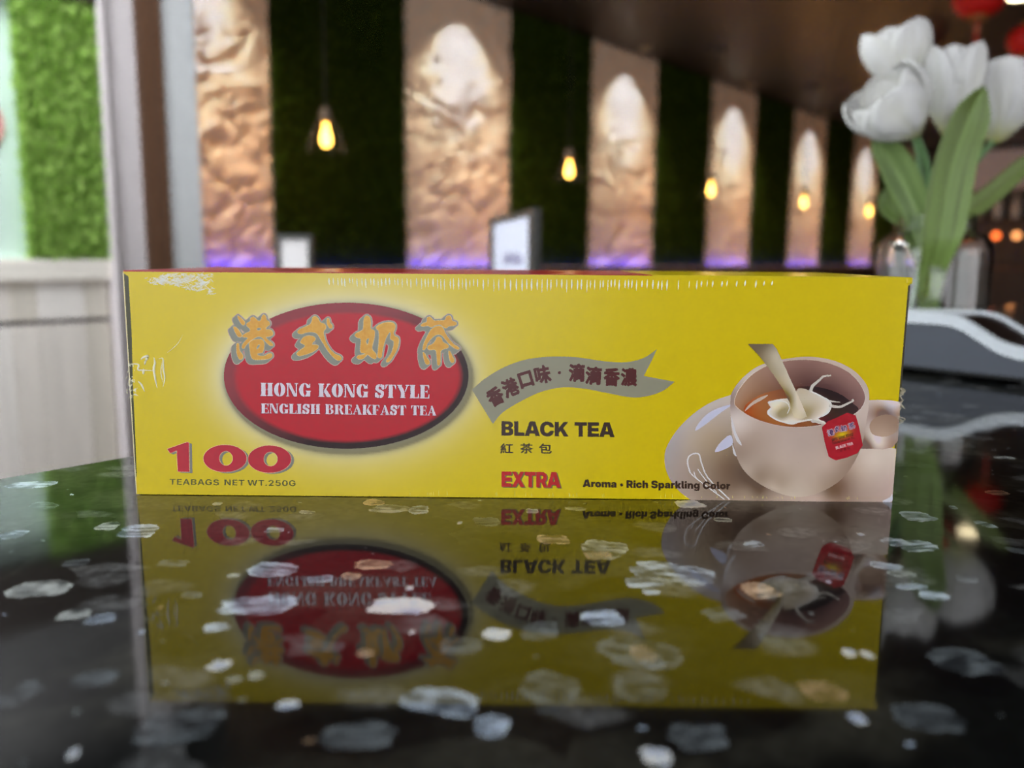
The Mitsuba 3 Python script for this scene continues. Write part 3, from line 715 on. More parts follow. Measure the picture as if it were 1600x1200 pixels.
# ------------------------------------------------------------------ lettering
GLYPHS = {"black":{"B":[89,[[[5,100,59,99,73,94,79,89,83,79,83,71,82,65,75,57,67,53,78,48,83,42,86,35,86,21,83,14,78,8,69,2,58,0,5,0],[32,21,51,21,55,23,58,28,57,36,50,41,32,41],[32,61,48,61,51,62,55,68,55,72,53,76,49,79,32,79]]]],"L":[79,[[[5,100,33,100,33,24,76,23,76,0,5,0]]]],"A":[105,[[[0,0,34,101,71,101,105,0,74,0,69,17,36,17,31,0],[51,72,43,38,62,39,53,73]]]],"C":[100,[[[3,43,4,65,10,81,21,93,37,100,46,102,57,102,71,98,81,93,88,86,96,71,98,62,70,62,67,70,63,74,55,78,48,78,39,74,34,67,31,55,32,38,36,29,42,24,48,22,55,22,62,25,67,30,70,38,98,37,94,24,89,14,80,6,66,0,57,-2,41,-1,31,2,21,7,10,19,5,31]]]],"K":[100,[[[5,100,33,100,33,59,66,100,98,100,63,57,100,0,68,0,45,38,33,23,33,0,5,0]]]],"T":[90,[[[3,100,87,100,87,77,59,76,59,0,31,0,31,76,3,77]]]],"E":[86,[[[5,100,82,100,82,77,33,76,33,61,79,61,79,38,33,38,33,24,82,23,82,0,5,0]]]],"X":[102,[[[0,0,35,51,4,100,35,100,51,75,67,100,98,100,67,51,102,0,69,0,51,29,31,0]]]],"R":[91,[[[5,101,57,100,71,95,78,89,85,77,86,61,83,49,79,43,71,37,89,0,61,0,46,31,33,31,33,0,5,0],[33,53,48,53,55,56,59,64,59,69,56,74,48,78,33,78]]]],"r":[57,[[[6,71,32,71,32,60,35,65,41,70,56,71,56,49,41,49,34,41,33,36,33,0,6,0]]]],"o":[83,[[[3,30,4,47,9,58,19,67,33,72,50,72,58,70,66,66,75,56,80,41,79,26,73,12,63,3,47,-2,32,-1,23,2,16,6,7,15],[30,41,31,26,36,21,44,19,48,22,51,26,53,33,53,41,50,47,44,51,36,50]]]],"m":[126,[[[6,71,31,71,32,58,39,68,50,73,60,72,66,69,70,66,74,59,81,68,90,72,101,73,110,69,117,62,121,53,121,0,94,0,94,43,90,50,82,51,78,48,76,43,76,0,50,0,50,43,48,48,44,51,37,50,33,45,33,0,6,0]]]],"i":[38,[[[5,86,5,91,6,95,10,99,15,101,22,101,28,99,31,95,33,91,31,81,28,78,22,75,15,75,10,78,6,81]],[[6,71,33,71,33,0,6,0]]]],"c":[80,[[[3,30,3,45,7,54,16,65,27,71,35,73,46,73,56,70,65,66,73,57,75,51,77,42,51,42,49,48,44,51,36,50,31,44,30,37,31,27,34,22,39,19,47,21,49,23,51,30,77,30,76,21,70,10,62,3,53,-1,35,-2,25,1,18,4,10,12,7,17]]]],"h":[85,[[[6,100,33,100,33,61,41,69,51,73,65,71,69,69,74,64,79,51,79,0,52,0,52,41,50,46,45,50,36,48,33,43,33,0,6,0]]]],"S":[94,[[[6,19,4,33,30,33,31,29,34,24,43,21,55,22,59,24,62,28,61,32,57,36,24,44,16,49,10,54,6,63,6,74,9,83,15,92,21,96,31,100,41,102,53,102,67,98,75,94,81,89,86,79,87,68,62,68,58,76,50,79,40,78,34,72,34,68,38,65,71,57,79,52,85,46,89,38,89,26,87,18,80,8,71,2,58,-1,40,-2,27,1,18,5,11,10]]]],"p":[86,[[[6,-28,6,71,33,71,33,63,41,70,48,73,59,72,67,69,77,58,82,43,82,25,76,10,67,2,57,-2,43,-1,38,2,33,9,33,-28],[33,43,33,28,36,22,42,19,48,20,53,24,55,29,55,39,54,46,48,51,40,51,36,48]]]],"k":[81,[[[6,100,33,100,33,49,51,71,81,71,57,39,82,0,51,0,37,24,33,19,33,0,6,0]]]],"l":[43,[[[6,100,33,100,33,24,36,20,41,20,41,0,20,1,13,4,7,11,6,18]]]],"n":[85,[[[6,71,33,71,33,60,39,68,48,72,59,73,69,69,75,62,79,51,79,0,52,0,52,41,50,46,45,50,36,48,33,43,33,0,6,0]]]],"g":[86,[[[3,31,3,46,6,55,11,62,19,69,29,73,37,73,45,70,53,63,53,71,80,71,80,-1,76,-14,67,-23,53,-29,35,-29,23,-26,16,-22,9,-14,6,-5,32,-5,33,-7,37,-10,47,-10,53,-4,53,11,49,6,41,2,29,1,22,3,14,8,10,13,5,21],[30,39,31,29,35,23,39,22,47,23,52,28,54,32,53,44,51,48,46,51,37,51,31,46]]]],"d":[86,[[[3,30,4,48,9,59,15,66,24,71,37,73,46,70,53,63,53,100,80,100,80,0,53,0,53,9,47,2,42,-1,29,-2,22,0,16,3,8,13,5,21],[31,44,31,28,36,21,43,19,48,21,52,26,54,31,54,40,51,46,44,51,37,51]]]],"y":[81,[[[27,1,0,71,28,71,40,28,54,71,81,71,50,-14,45,-22,37,-27,31,-28,9,-28,9,-7,22,-7,25,-5]]]],"a":[80,[[[3,23,7,33,14,38,25,42,40,43,46,45,47,47,47,51,43,54,34,53,31,47,6,47,10,61,18,68,34,73,51,72,63,68,71,61,74,51,74,0,48,0,48,9,41,2,36,-1,18,-1,11,3,6,7,3,15],[29,19,33,15,43,17,47,21,48,30,32,26,29,23]]]]},"medium":{"T":[91,[[[6,85,6,100,85,100,85,85,54,85,54,0,37,1,37,85]]]],"E":[83,[[[10,100,75,100,75,85,28,85,28,58,72,58,72,43,28,43,28,15,75,15,75,0,10,0]]]],"A":[99,[[[3,-1,38,99,61,100,96,-1,77,-1,68,25,31,25,22,-1],[36,39,63,39,49,85,49,84]]]],"B":[91,[[[10,100,58,99,69,95,78,87,81,78,79,66,74,58,63,53,76,47,82,41,84,35,85,23,83,17,80,11,73,5,66,2,57,0,10,0],[28,15,52,15,61,18,65,22,66,26,65,36,59,42,52,45,28,45],[28,58,49,58,56,60,62,67,63,75,62,78,58,82,51,85,28,85]]]],"G":[103,[[[7,43,7,62,11,74,14,81,23,91,37,99,47,102,58,102,71,98,79,94,86,87,93,75,94,69,76,69,72,77,66,82,59,85,49,86,41,83,36,80,30,73,26,65,25,56,25,44,27,32,36,21,42,17,49,15,60,15,69,19,75,27,78,35,77,38,55,38,55,53,95,53,95,35,93,23,89,15,82,8,71,2,59,-1,47,-1,37,1,29,5,18,14,13,22,9,31]]]],"S":[89,[[[7,23,7,29,24,29,25,24,29,19,34,15,41,14,56,15,63,21,65,30,61,37,53,41,29,47,15,55,10,63,9,76,11,82,15,90,22,95,33,100,40,101,55,101,65,98,73,92,80,82,81,73,64,73,62,79,58,83,49,86,41,86,37,85,30,80,28,77,27,71,29,66,33,63,65,53,77,45,81,38,83,31,82,21,77,10,71,5,61,0,51,-2,34,-1,25,2,16,7,10,14]]]],"N":[105,[[[10,100,31,100,69,39,77,23,76,100,94,100,94,0,74,0,43,48,28,76,29,0,10,0]]]],"W":[140,[[[30,0,3,100,23,100,36,46,41,19,61,100,79,100,80,99,94,42,99,20,117,100,137,100,110,0,89,1,70,76,51,0]]]],".":[37,[[[8,7,9,15,16,20,25,19,30,12,29,4,22,-1,13,0]]]],"2":[89,[[[10,70,11,81,17,90,23,96,31,100,39,102,53,101,63,98,72,90,76,83,78,77,78,69,76,62,67,47,36,15,79,15,79,0,11,0,11,13,54,56,60,66,61,75,59,79,55,84,47,87,41,87,34,85,31,82,28,76,27,70]]]],"5":[89,[[[9,23,9,27,27,27,29,20,32,17,40,13,47,13,53,15,58,20,62,29,62,36,59,44,51,51,39,52,32,50,27,46,11,49,16,100,74,100,74,85,32,85,29,63,29,59,34,63,41,66,53,66,65,62,73,55,78,43,79,29,77,19,72,11,64,4,55,0,49,-1,34,-1,27,2,18,7,13,14]]]],"0":[89,[[[7,42,7,58,10,75,14,85,23,95,36,101,53,101,66,95,73,87,78,78,81,67,82,43,80,30,77,19,72,11,65,5,59,1,50,-1,36,-1,26,3,17,11,13,19,9,30],[26,42,29,25,32,20,37,15,41,14,48,14,54,17,59,22,63,37,63,64,59,78,52,85,48,87,41,87,37,85,31,80,28,73,26,64]]]]},"cjk":{"紅":[100,[[[6,46,3,54,6,56,12,63,26,85,33,82,34,81,33,78,18,56,27,57,35,70,40,67,43,65,30,46,21,35,34,37,31,45,32,46,39,48,46,29,45,26,40,24,45,9,44,6,65,6,65,68,46,68,45,77,95,77,95,68,75,68,75,6,96,6,97,-3,42,-3,41,5,38,5,33,20,33,22,38,24,37,28,19,26,7,23,4,31,8,34,12,39,20,48]],[[21,18,22,20,26,21,29,20,32,-1,26,-3,24,-3,23,5]],[[3,-4,6,6,10,20,12,20,18,19,17,13,12,-6,10,-7]]]],"茶":[100,[[[3,35,3,36,17,42,34,52,44,61,47,65,47,66,36,66,36,57,27,56,26,66,6,66,6,75,26,75,27,85,36,85,36,75,63,75,64,84,73,85,74,75,95,74,94,66,74,66,73,57,64,57,63,66,51,66,57,63,56,60,70,50,86,41,97,37,98,36,92,29,84,32,83,23,55,23,55,-3,54,-6,50,-8,45,-9,36,-9,33,-2,34,-1,45,0,45,23,17,23,16,31,8,29],[20,32,45,32,46,45,54,45,55,32,82,32,61,45,51,54,38,43]],[[62,16,68,20,70,21,82,11,89,3,91,1,91,0,84,-5,70,9]],[[7,0,22,14,27,20,36,18,35,15,29,8,16,-5,14,-5]]]],"包":[100,[[[3,49,3,50,15,62,21,70,30,85,38,83,38,81,34,72,88,71,88,66,87,35,85,23,83,17,78,14,68,14,64,14,61,22,28,22,28,5,30,3,34,2,81,2,86,5,88,13,89,15,97,11,96,6,94,-1,90,-5,84,-7,32,-7,23,-4,20,-1,19,4,18,50,10,44,9,44],[21,54,61,54,62,23,74,23,75,24,77,36,78,62,28,62],[28,46,28,31,52,31,52,45]]]]},"cjk_bold":{"香":[100,[[[1,32,2,34,17,42,30,51,4,52,3,54,2,61,5,64,43,64,43,68,15,67,13,69,11,74,11,77,13,79,49,82,79,86,86,79,86,76,73,72,57,70,57,64,95,64,97,61,97,54,96,52,71,51,83,43,99,34,99,32,93,25,92,24,84,27,84,-9,82,-11,72,-11,70,-8,31,-8,29,-11,19,-11,18,-9,17,26,10,23,8,23],[57,46,57,34,71,35],[31,5,70,5,70,7,70,8,31,8],[31,20,70,20,70,22,31,22],[31,35,43,35,43,45,42,45]]]],"港":[100,[[[1,50,2,53,8,59,24,51,24,55,26,56,41,57,41,62,30,63,28,64,25,64,18,69,6,76,6,80,12,86,23,81,31,76,41,76,42,85,43,86,53,87,55,84,55,76,68,76,69,85,70,87,80,87,81,85,82,76,94,75,96,74,96,64,95,63,82,62,82,57,97,56,99,54,99,46,98,44,84,43,94,33,101,27,101,25,94,18,91,18,83,24,83,14,85,14,93,10,94,9,93,0,91,-5,87,-8,83,-10,50,-10,43,-7,40,-1,39,22,32,17,28,16,16,-8,13,-10,10,-9,5,-5,3,-2,11,13,20,32,23,33,28,31,35,37,39,43,27,43,22,38,20,37],[52,3,80,3,81,11,53,11],[54,43,53,40,71,40,69,44],[52,23,70,23,70,27,53,27],[55,57,68,57,68,62,55,62]]]],"口":[100,[[[10,74,12,76,88,76,90,75,90,-6,89,-8,78,-8,77,-6,76,0,24,0,23,-7,22,-8,11,-8,10,-7],[24,63,24,14,76,14,76,63]]]],"味":[100,[[[5,7,4,76,6,78,34,78,36,76,37,47,58,47,58,57,39,58,38,60,38,68,40,70,58,71,59,85,60,86,71,86,73,71,92,70,94,69,94,60,93,58,72,57,72,47,96,46,98,45,98,35,96,34,77,33,81,25,88,16,99,4,99,3,93,-4,89,-5,81,4,72,15,72,-9,70,-11,60,-11,59,-9,58,16,50,6,41,-2,38,-5,34,-5,28,2,28,5,42,16,50,27,53,33,37,33,36,15,35,14,17,13,17,7,14,6,7,6],[17,65,17,27,23,27,23,65]]]],"滴":[100,[[[4,-2,4,0,13,18,20,33,23,34,28,30,29,58,31,60,41,60,39,66,28,66,25,63,23,63,16,68,8,74,6,78,11,85,16,84,27,77,30,79,52,79,52,84,53,85,62,88,65,85,67,79,93,79,95,77,95,68,94,67,82,66,79,60,90,60,92,57,92,-1,91,-5,88,-9,80,-11,72,-11,68,-3,68,0,70,1,79,2,79,33,67,33,67,30,74,30,77,27,77,6,75,3,55,3,54,1,53,-1,45,-1,43,1,43,27,46,30,54,30,54,33,42,33,42,-9,40,-11,30,-11,29,-9,28,19,13,-9,11,-9],[66,45,79,44,79,47,67,47],[53,66,55,60,65,60,67,66],[54,15,65,15,65,18,55,18],[42,45,54,45,54,47,42,47]],[[1,52,5,57,8,59,24,49,26,46,26,44,22,37,19,36,13,41,2,48]]]],"濃":[100,[[[3,-1,20,32,22,33,24,33,30,29,30,44,32,47,32,70,31,70,26,64,24,64,17,69,8,75,6,76,6,78,11,85,13,86,18,83,32,74,32,79,34,81,48,81,49,86,51,87,59,87,61,81,65,81,65,85,68,87,74,88,77,86,77,81,93,81,94,80,95,47,97,45,98,38,96,35,92,34,92,26,97,25,99,24,99,16,94,9,87,5,99,0,100,-3,95,-10,91,-11,87,-9,72,-1,71,-3,69,-5,53,-9,48,-11,45,-11,40,-3,41,-1,44,3,44,13,41,14,38,3,35,-5,30,-11,28,-11,22,-7,20,-4,27,8,29,21,13,-9,10,-9],[77,69,78,69,82,69,82,70],[77,57,82,57,82,58,77,58],[76,13,77,12,78,13],[60,69,65,69,65,70,61,70],[65,56,65,58,61,58,61,57],[56,5,65,7,61,13,57,13],[44,57,48,57,48,58,45,58],[44,69,48,69,48,70,45,70]],[[1,49,1,51,4,57,7,59,21,51,25,48,26,45,23,39,19,37]]]]}}


def glyph_shape(style, ch):
    adv, rings = GLYPHS[style][ch]
    return adv, unary_union([Polygon(np.array(r[0]).reshape(-1, 2), [np.array(h).reshape(-1, 2) for h in r[1:]]).buffer(0) for r in rings])


def line_of_text(text, style, x0, y0, x1, y1, cap, space=30, track=0.0):
    """Glyph outlines set on a baseline from (x0, y0) to (x1, y1) in scan units, capitals cap units tall."""
    pen, parts = 0.0, []
    for ch in text:
        if ch == ' ':
            pen += space
            continue
        if ch == '•':
            parts.append(Point(pen + 28, 36).buffer(19))
            pen += 56
            continue
        adv, g = glyph_shape(style, ch)
        parts.append(affinity.translate(g, pen, 0))
        pen += adv + track
    g = unary_union(parts)
    a, b, c, d = g.bounds
    sx, sl = (x1 - x0) / (c - a), (y1 - y0) / (x1 - x0)
    return affinity.affine_transform(affinity.translate(g, -a, 0), [sx, 0, sl * sx, -cap / 100.0, x0, y0])


DARK = (62, 44, 34)
ink('lettering', line_of_text('BLACK TEA', 'black', 783.7, 680.5, 960.3, 682.9, 22.6, 40, -2), DARK, 1, label='dark brown "BLACK TEA" lettering')
ex = line_of_text('EXTRA', 'black', 783.7, 760.4, 876, 761.8, 24.0, 30, -3)
lt = ink('lettering', affinity.translate(ex, 2.0, 1.3).union(affinity.translate(ex, 1.0, 0.7)), (120, 106, 60), 1, label='red "EXTRA" lettering with a grey drop shadow')
ink('lettering_face', ex, (196, 42, 44), 2, lt)
ink('lettering', line_of_text('Aroma • Rich Sparkling Color', 'black', 910.6, 760.6, 1140.7, 764.2, 11.6, 34), DARK, 7, label='small dark brown "Aroma • Rich Sparkling Color" lettering')
ink('lettering', line_of_text('TEABAGS  NET WT.250G', 'medium', 265.5, 757.0, 462.0, 759.4, 8.8, 28, 4), (74, 70, 40), 1, label='thin dark "TEABAGS NET WT.250G" lettering')
for i, ch in enumerate('紅茶包'):
    cx = (791.8, 822.8, 852.2)[i]
    _, g = glyph_shape('cjk', ch)
    a, b, c, d = g.bounds
    g = affinity.affine_transform(g, [19.5 / (c - a), 0, 0, -15.4 / (d - b), cx - (a + c) / 2 * 19.5 / (c - a), 700.6 + (b + d) / 2 * 15.4 / (d - b)])
    ink('small_character', g.buffer(0.22), DARK, 1)
# the big 100
one = Polygon([(410, 207), (565, 153), (578, 158), (582, 385), (492, 382), (484, 218), (432, 240)])


def ring_poly(cx, cy, rx, ry, hx, hy, hrx, hry):
    e = lambda x, y, a, b: [(x + a * math.cos(q), y + b * math.sin(q)) for q in np.linspace(0, 2 * np.pi, 64)[:-1]]
    return Polygon(e(cx, cy, rx, ry), [e(hx, hy, hrx, hry)])


num = unary_union([one, ring_poly(860, 281, 168, 106, 868, 280, 53, 57), ring_poly(1208, 286, 168, 106, 1216, 285, 55, 57)])
num = affinity.affine_transform(num, [0.2, 0, 0, 0.2, 180, 660])
nb = ink('lettering', unary_union([affinity.translate(num, 4.6 * q, 2.0 * q) for q in (0.25, 0.5, 0.75, 1.0)]), (132, 128, 118), 1, label='large red "100" with a grey drop shadow')
ink('lettering_rim', num.buffer(0.7), (232, 190, 150), 2, nb)
ink('lettering_face', num, (194, 40, 56), 3, nb)

# stencil serif lettering on the oval, drawn on a unit-high letter body
B_ = sbox


def serif_stem(x0, x1, y0=0.0, y1=1.0, lo=True, hi=True, ov=0.07):
    p = [B_(x0, y0, x1, y1)]
    if lo:
        p.append(B_(x0 - ov, y0, x1 + ov, y0 + 0.07))
    if hi:
        p.append(B_(x0 - ov, y1 - 0.07, x1 + ov, y1))
    return unary_union(p)


def ell(cx, cy, rx, ry):
    return affinity.scale(Point(0, 0).buffer(1, 24), rx, ry, origin=(0, 0)) if False else affinity.translate(affinity.scale(Point(0, 0).buffer(1, 24), rx, ry), cx, cy)


def arm(x, y0, y1, x1):
    """Serif wedge at the end of a horizontal arm."""
    return Polygon([(x1 - 0.14, y0), (x1, y0), (x1, y1), (x1 - 0.04, y1)])


def stencil(ch):
    if ch == 'H':
        return unary_union([serif_stem(0.07, 0.40), serif_stem(0.60, 0.93), B_(0.40, 0.46, 0.47, 0.54), B_(0.53, 0.46, 0.60, 0.54)]), 1.0
    if ch == 'O':
        return ell(0.45, 0.5, 0.45, 0.52).difference(unary_union([ell(0.45, 0.5, 0.11, 0.42), B_(0.42, -0.1, 0.48, 1.1)])), 0.9
    if ch == 'N':
        return unary_union([B_(0.08, 0, 0.17, 1.0), B_(0.0, 0, 0.26, 0.07), Polygon([(0.0, 1.0), (0.33, 1.0), (0.86, 0.0), (0.60, 0.0), (0.22, 0.72), (0.0, 0.93)]), B_(0.76, 0.02, 0.85, 1.0), B_(0.66, 0.93, 0.95, 1.0)]).difference(LineString([(0.225, -0.1), (0.225, 0.85)]).buffer(0.022)), 0.95
    if ch == 'G':
        o = ell(0.45, 0.5, 0.45, 0.52).difference(unary_union([ell(0.47, 0.5, 0.14, 0.42), B_(0.42, -0.1, 0.48, 1.1), B_(0.55, 0.45, 1.0, 0.66)]))
        return unary_union([o, B_(0.60, 0.02, 0.88, 0.42), B_(0.52, 0.38, 0.94, 0.45), Polygon([(0.80, 0.70), (0.88, 0.66), (0.88, 1.0), (0.80, 0.95)])]), 0.94
    if ch == 'K':
        return unary_union([serif_stem(0.07, 0.40), Polygon([(0.45, 0.48), (0.72, 0.93), (0.66, 0.93), (0.66, 1.0), (0.96, 1.0), (0.96, 0.93), (0.86, 0.93), (0.63, 0.58), (0.98, 0.07), (1.0, 0.07), (1.0, 0.0), (0.66, 0.0), (0.45, 0.36)])]), 1.0
    if ch == 'S':
        s = LineString(spline([(0.66, 0.72), (0.60, 0.86), (0.40, 0.92), (0.20, 0.84), (0.17, 0.70), (0.32, 0.57), (0.50, 0.46), (0.62, 0.32), (0.55, 0.14), (0.36, 0.08), (0.18, 0.14), (0.10, 0.28)], 60)).buffer(0.115)
        w = Polygon([(0.10, 0.82), (0.40, 0.60), (0.72, 0.42), (0.68, 0.22), (0.36, 0.40), (0.06, 0.60)]).buffer(0.03)
        g = unary_union([s, w, B_(0.0, 0.02, 0.08, 0.36), B_(0.68, 0.66, 0.76, 0.98)])
        return g.difference(unary_union([LineString([(0.36, 0.6), (0.46, 1.1)]).buffer(0.025), LineString([(0.32, -0.1), (0.42, 0.36)]).buffer(0.025)])).intersection(B_(0, -0.02, 0.78, 1.02)), 0.78
    if ch == 'T':
        return unary_union([serif_stem(0.29, 0.61, hi=False), B_(0.02, 0.92, 0.26, 1.0), B_(0.64, 0.92, 0.88, 1.0), B_(0.29, 0.9, 0.61, 1.0), Polygon([(0.0, 0.66), (0.05, 0.66), (0.16, 0.92), (0.16, 1.0), (0.02, 1.0)]), Polygon([(0.90, 0.66), (0.85, 0.66), (0.74, 0.92), (0.74, 1.0), (0.88, 1.0)])]), 0.9
    if ch == 'Y':
        return unary_union([B_(0.32, 0, 0.63, 0.45), B_(0.25, 0, 0.70, 0.07), Polygon([(0.0, 1.0), (0.42, 1.0), (0.42, 0.93), (0.38, 0.93), (0.56, 0.60), (0.60, 0.42), (0.32, 0.42), (0.05, 0.93), (0.0, 0.93)]), Polygon([(0.64, 0.50), (0.80, 0.93), (0.70, 0.93), (0.70, 1.0), (1.0, 1.0), (1.0, 0.93), (0.91, 0.93), (0.70, 0.45)])]), 0.98
    if ch == 'L':
        return unary_union([serif_stem(0.07, 0.40), B_(0.44, 0, 0.74, 0.07), arm(0, 0.0, 0.36, 0.76)]), 0.76
    if ch == 'I':
        return serif_stem(0.07, 0.40), 0.47
    if ch == 'E':
        return unary_union([serif_stem(0.07, 0.40), B_(0.44, 0, 0.76, 0.07), B_(0.44, 0.93, 0.74, 1.0), arm(0, 0.0, 0.34, 0.80), Polygon([(0.60, 1.0), (0.77, 1.0), (0.77, 0.68), (0.73, 0.68)]), B_(0.44, 0.47, 0.60, 0.54), Polygon([(0.56, 0.5), (0.64, 0.34), (0.64, 0.68)])]), 0.8
    if ch == 'F':
        return unary_union([serif_stem(0.07, 0.40), B_(0.44, 0.93, 0.74, 1.0), Polygon([(0.60, 1.0), (0.77, 1.0), (0.77, 0.66), (0.73, 0.66)]), B_(0.44, 0.45, 0.60, 0.53), Polygon([(0.56, 0.49), (0.64, 0.32), (0.64, 0.67)])]), 0.78
    bowl = lambda cy, ry, w: ell(0.46, cy, w, ry).difference(unary_union([ell(0.46, cy, w - 0.27, ry - 0.07), B_(-1, -1, 0.45, 2)]))
    if ch == 'B':
        return unary_union([serif_stem(0.07, 0.40), bowl(0.76, 0.24, 0.40), bowl(0.27, 0.27, 0.46)]), 0.94
    if ch == 'R':
        return unary_union([serif_stem(0.07, 0.40), bowl(0.74, 0.26, 0.44), Polygon([(0.50, 0.50), (0.72, 0.50), (0.96, 0.07), (1.02, 0.07), (1.02, 0.0), (0.72, 0.0), (0.60, 0.26)])]), 1.0
    if ch == 'A':
        return unary_union([Polygon([(0.40, 1.0), (0.58, 1.0), (0.94, 0.07), (1.0, 0.07), (1.0, 0.0), (0.58, 0.0), (0.58, 0.07), (0.64, 0.07), (0.45, 0.66)]), Polygon([(0.40, 0.80), (0.12, 0.07), (0.0, 0.07), (0.0, 0.0), (0.30, 0.0), (0.30, 0.07), (0.20, 0.07), (0.42, 0.66)]), B_(0.27, 0.26, 0.50, 0.33)]), 1.0
    raise ValueError(ch)


def stencil_line(words, y_l, y_r, cap):
    """words: (text, x0, x1); the baseline runs from y_l at x = 408 to y_r at x = 682."""
    out = []
    for text, x0, x1 in words:
        pen, parts = 0.0, []
        for ch in text:
            g, w = stencil(ch)
            parts.append(affinity.translate(g, pen, 0))
            pen += w + 0.07
        g = unary_union(parts)
        a, _, c, _ = g.bounds
        sx = (x1 - x0) / (c - a)
        sl = (y_r - y_l) / (682 - 408)
        out.append(affinity.affine_transform(affinity.translate(g, -a, 0), [sx, 0, sl * sx, -cap, x0, y_l + sl * (x0 - 408)]))
    return unary_union(out)


WHITE = (228, 216, 226)
for nm, g, lab in (('l1', stencil_line([('HONG', 407.3, 486.2), ('KONG', 497.8, 575.8), ('STYLE', 586.2, 671.2)], 618.6, 622.6, 20.8), 'white stencil "HONG KONG STYLE" lettering'),
                   ('l2', stencil_line([('ENGLISH', 408.2, 500.6), ('BREAKFAST', 508.4, 635.0), ('TEA', 642.5, 681.8)], 645.6, 649.2, 15.4), 'white stencil "ENGLISH BREAKFAST TEA" lettering')):
    lt = ink('stencil_lettering', affinity.translate(g, -0.8, 0.5), (120, 24, 60), 2, emb, label=lab)
    # the white face lies just above its dark misregistered edge
    ink('stencil_face', g, WHITE, 3)

# ribbon with eight characters
R2 = lambda pts: np.array(pts, float) / 4.4444 + [720, 530]
topc = spline([(78, 350), (170, 272), (300, 195), (450, 142), (620, 121), (800, 125), (1000, 153), (1150, 159), (1270, 130), (1362, 70)], 50)
botc = spline([(1485, 295), (1400, 360), (1280, 398), (1170, 402), (1000, 370), (850, 342), (700, 335), (550, 368), (400, 440), (290, 510), (223, 588)], 50)
ink('ribbon', Polygon(R2(np.vstack([topc, [(1320, 160), (1270, 255)], botc]))), (152, 148, 126), 1, label='grey waving ribbon with a forked end')
for ch, cx, cy, rot in (('香', 240, 398, 27), ('港', 345, 335, 22), ('口', 452, 280, 17), ('味', 568, 245, 11), ('滴', 806, 232, 0), ('滴', 922, 252, -4), ('香', 1048, 262, -3), ('濃', 1168, 262, -1)):
    _, g = glyph_shape('cjk_bold', ch)
    g = g.buffer(1.6)
    a, b, c, d = g.bounds
    w, h = (112, 128) if ch != '口' else (98, 112)
    g = affinity.affine_transform(g, [w / (c - a), 0, 0, -h / (d - b), -(a + c) / 2 * w / (c - a), (b + d) / 2 * h / (d - b)])
    g = affinity.rotate(g, -rot, origin=(0, 0))
    g = affinity.affine_transform(g, [1 / 4.4444, 0, 0, 1 / 4.4444, 720 + cx / 4.4444, 530 + cy / 4.4444])
    ink('ribbon_character', g, (88, 38, 38), 2)
ink('ribbon_dot', Point(720 + 685 / 4.4444, 530 + 232 / 4.4444).buffer(2.4), (88, 38, 38), 2)

# ------------------------------------------------------------------ printed cup picture
C3 = lambda pts: [(1020 + x / 3.81, 520 + y / 3.81) for x, y in pts]
S3 = lambda s: [(1020 + x / 3.81, 520 + y / 3.81, c) for x, y, c in s]


def c3poly(pts, n=None, holes=()):
    return Polygon(C3(spline(pts, n or len(pts) * 5, closed=True)), [C3(spline(h, len(h) * 6, closed=True)) for h in holes]).buffer(0)


def stroke(pts, w0, w1=None, n=24):
    p = np.array(C3(spline(pts, n)))
    w1 = w0 if w1 is None else w1
    return unary_union([LineString(p[i:i + 2]).buffer((w0 + (w1 - w0) * i / n) / 3.81 / 2) for i in range(len(p) - 1)])


pic = ink('saucer_picture', Polygon(C3(np.vstack([spline([(470, 368), (380, 398), (300, 440), (220, 500), (150, 572), (100, 645), (74, 705), (70, 760), (80, 820), (110, 885), (160, 945), (226, 995)], 50), [(700, 1000), (1424, 1009), (1441, 800), (1448, 690), (1250, 640), (800, 600)]]))),
          blend(S3([(90, 740, (176, 170, 172)), (120, 640, (182, 176, 180)), (250, 480, (196, 190, 192)), (420, 390, (206, 198, 196)), (220, 640, (190, 178, 166)), (200, 800, (176, 160, 150)), (340, 600, (186, 170, 150)), (330, 780, (160, 142, 124)), (440, 800, (128, 106, 88)), (500, 830, (112, 92, 78)), (560, 890, (112, 92, 78)), (300, 940, (160, 144, 130)), (480, 920, (138, 118, 102)), (560, 960, (160, 142, 126)), (700, 985, (176, 158, 144)), (1000, 985, (188, 168, 156)), (1130, 900, (138, 112, 96)), (1040, 960, (150, 128, 112)), (640, 950, (128, 108, 92)), (1200, 800, (196, 178, 164)), (1240, 720, (214, 200, 190)), (1300, 760, (226, 214, 204)), (1380, 760, (222, 210, 200)), (1330, 860, (206, 190, 180)), (1230, 930, (180, 160, 148)), (1420, 900, (206, 186, 180)), (1380, 985, (196, 176, 168))])), 2, fine=4.5, label='printed pale saucer')
for i, pts in enumerate(([(252, 582), (285, 522), (350, 465), (460, 426), (452, 442), (400, 478), (320, 540)], [(372, 710), (400, 655), (462, 608), (470, 668)])):
    ink('saucer_shine', c3poly(pts), (214, 212, 232), 3, pic)
ink('saucer_shine', c3poly([(1366, 1004), (1410, 978), (1424, 960), (1422, 1003)]), (224, 222, 232), 3, pic)
ink('spoon_line', unary_union([stroke([(222, 830), (206, 770), (222, 728), (272, 720), (290, 775), (330, 865), (455, 990)], 9, 8), stroke([(206, 765), (222, 830), (290, 890), (425, 990)], 5, 7), stroke([(244, 828), (262, 868), (310, 902)], 7, 4), stroke([(268, 812), (310, 870), (380, 950)], 7, 4)]), (232, 226, 224), 4, pic)
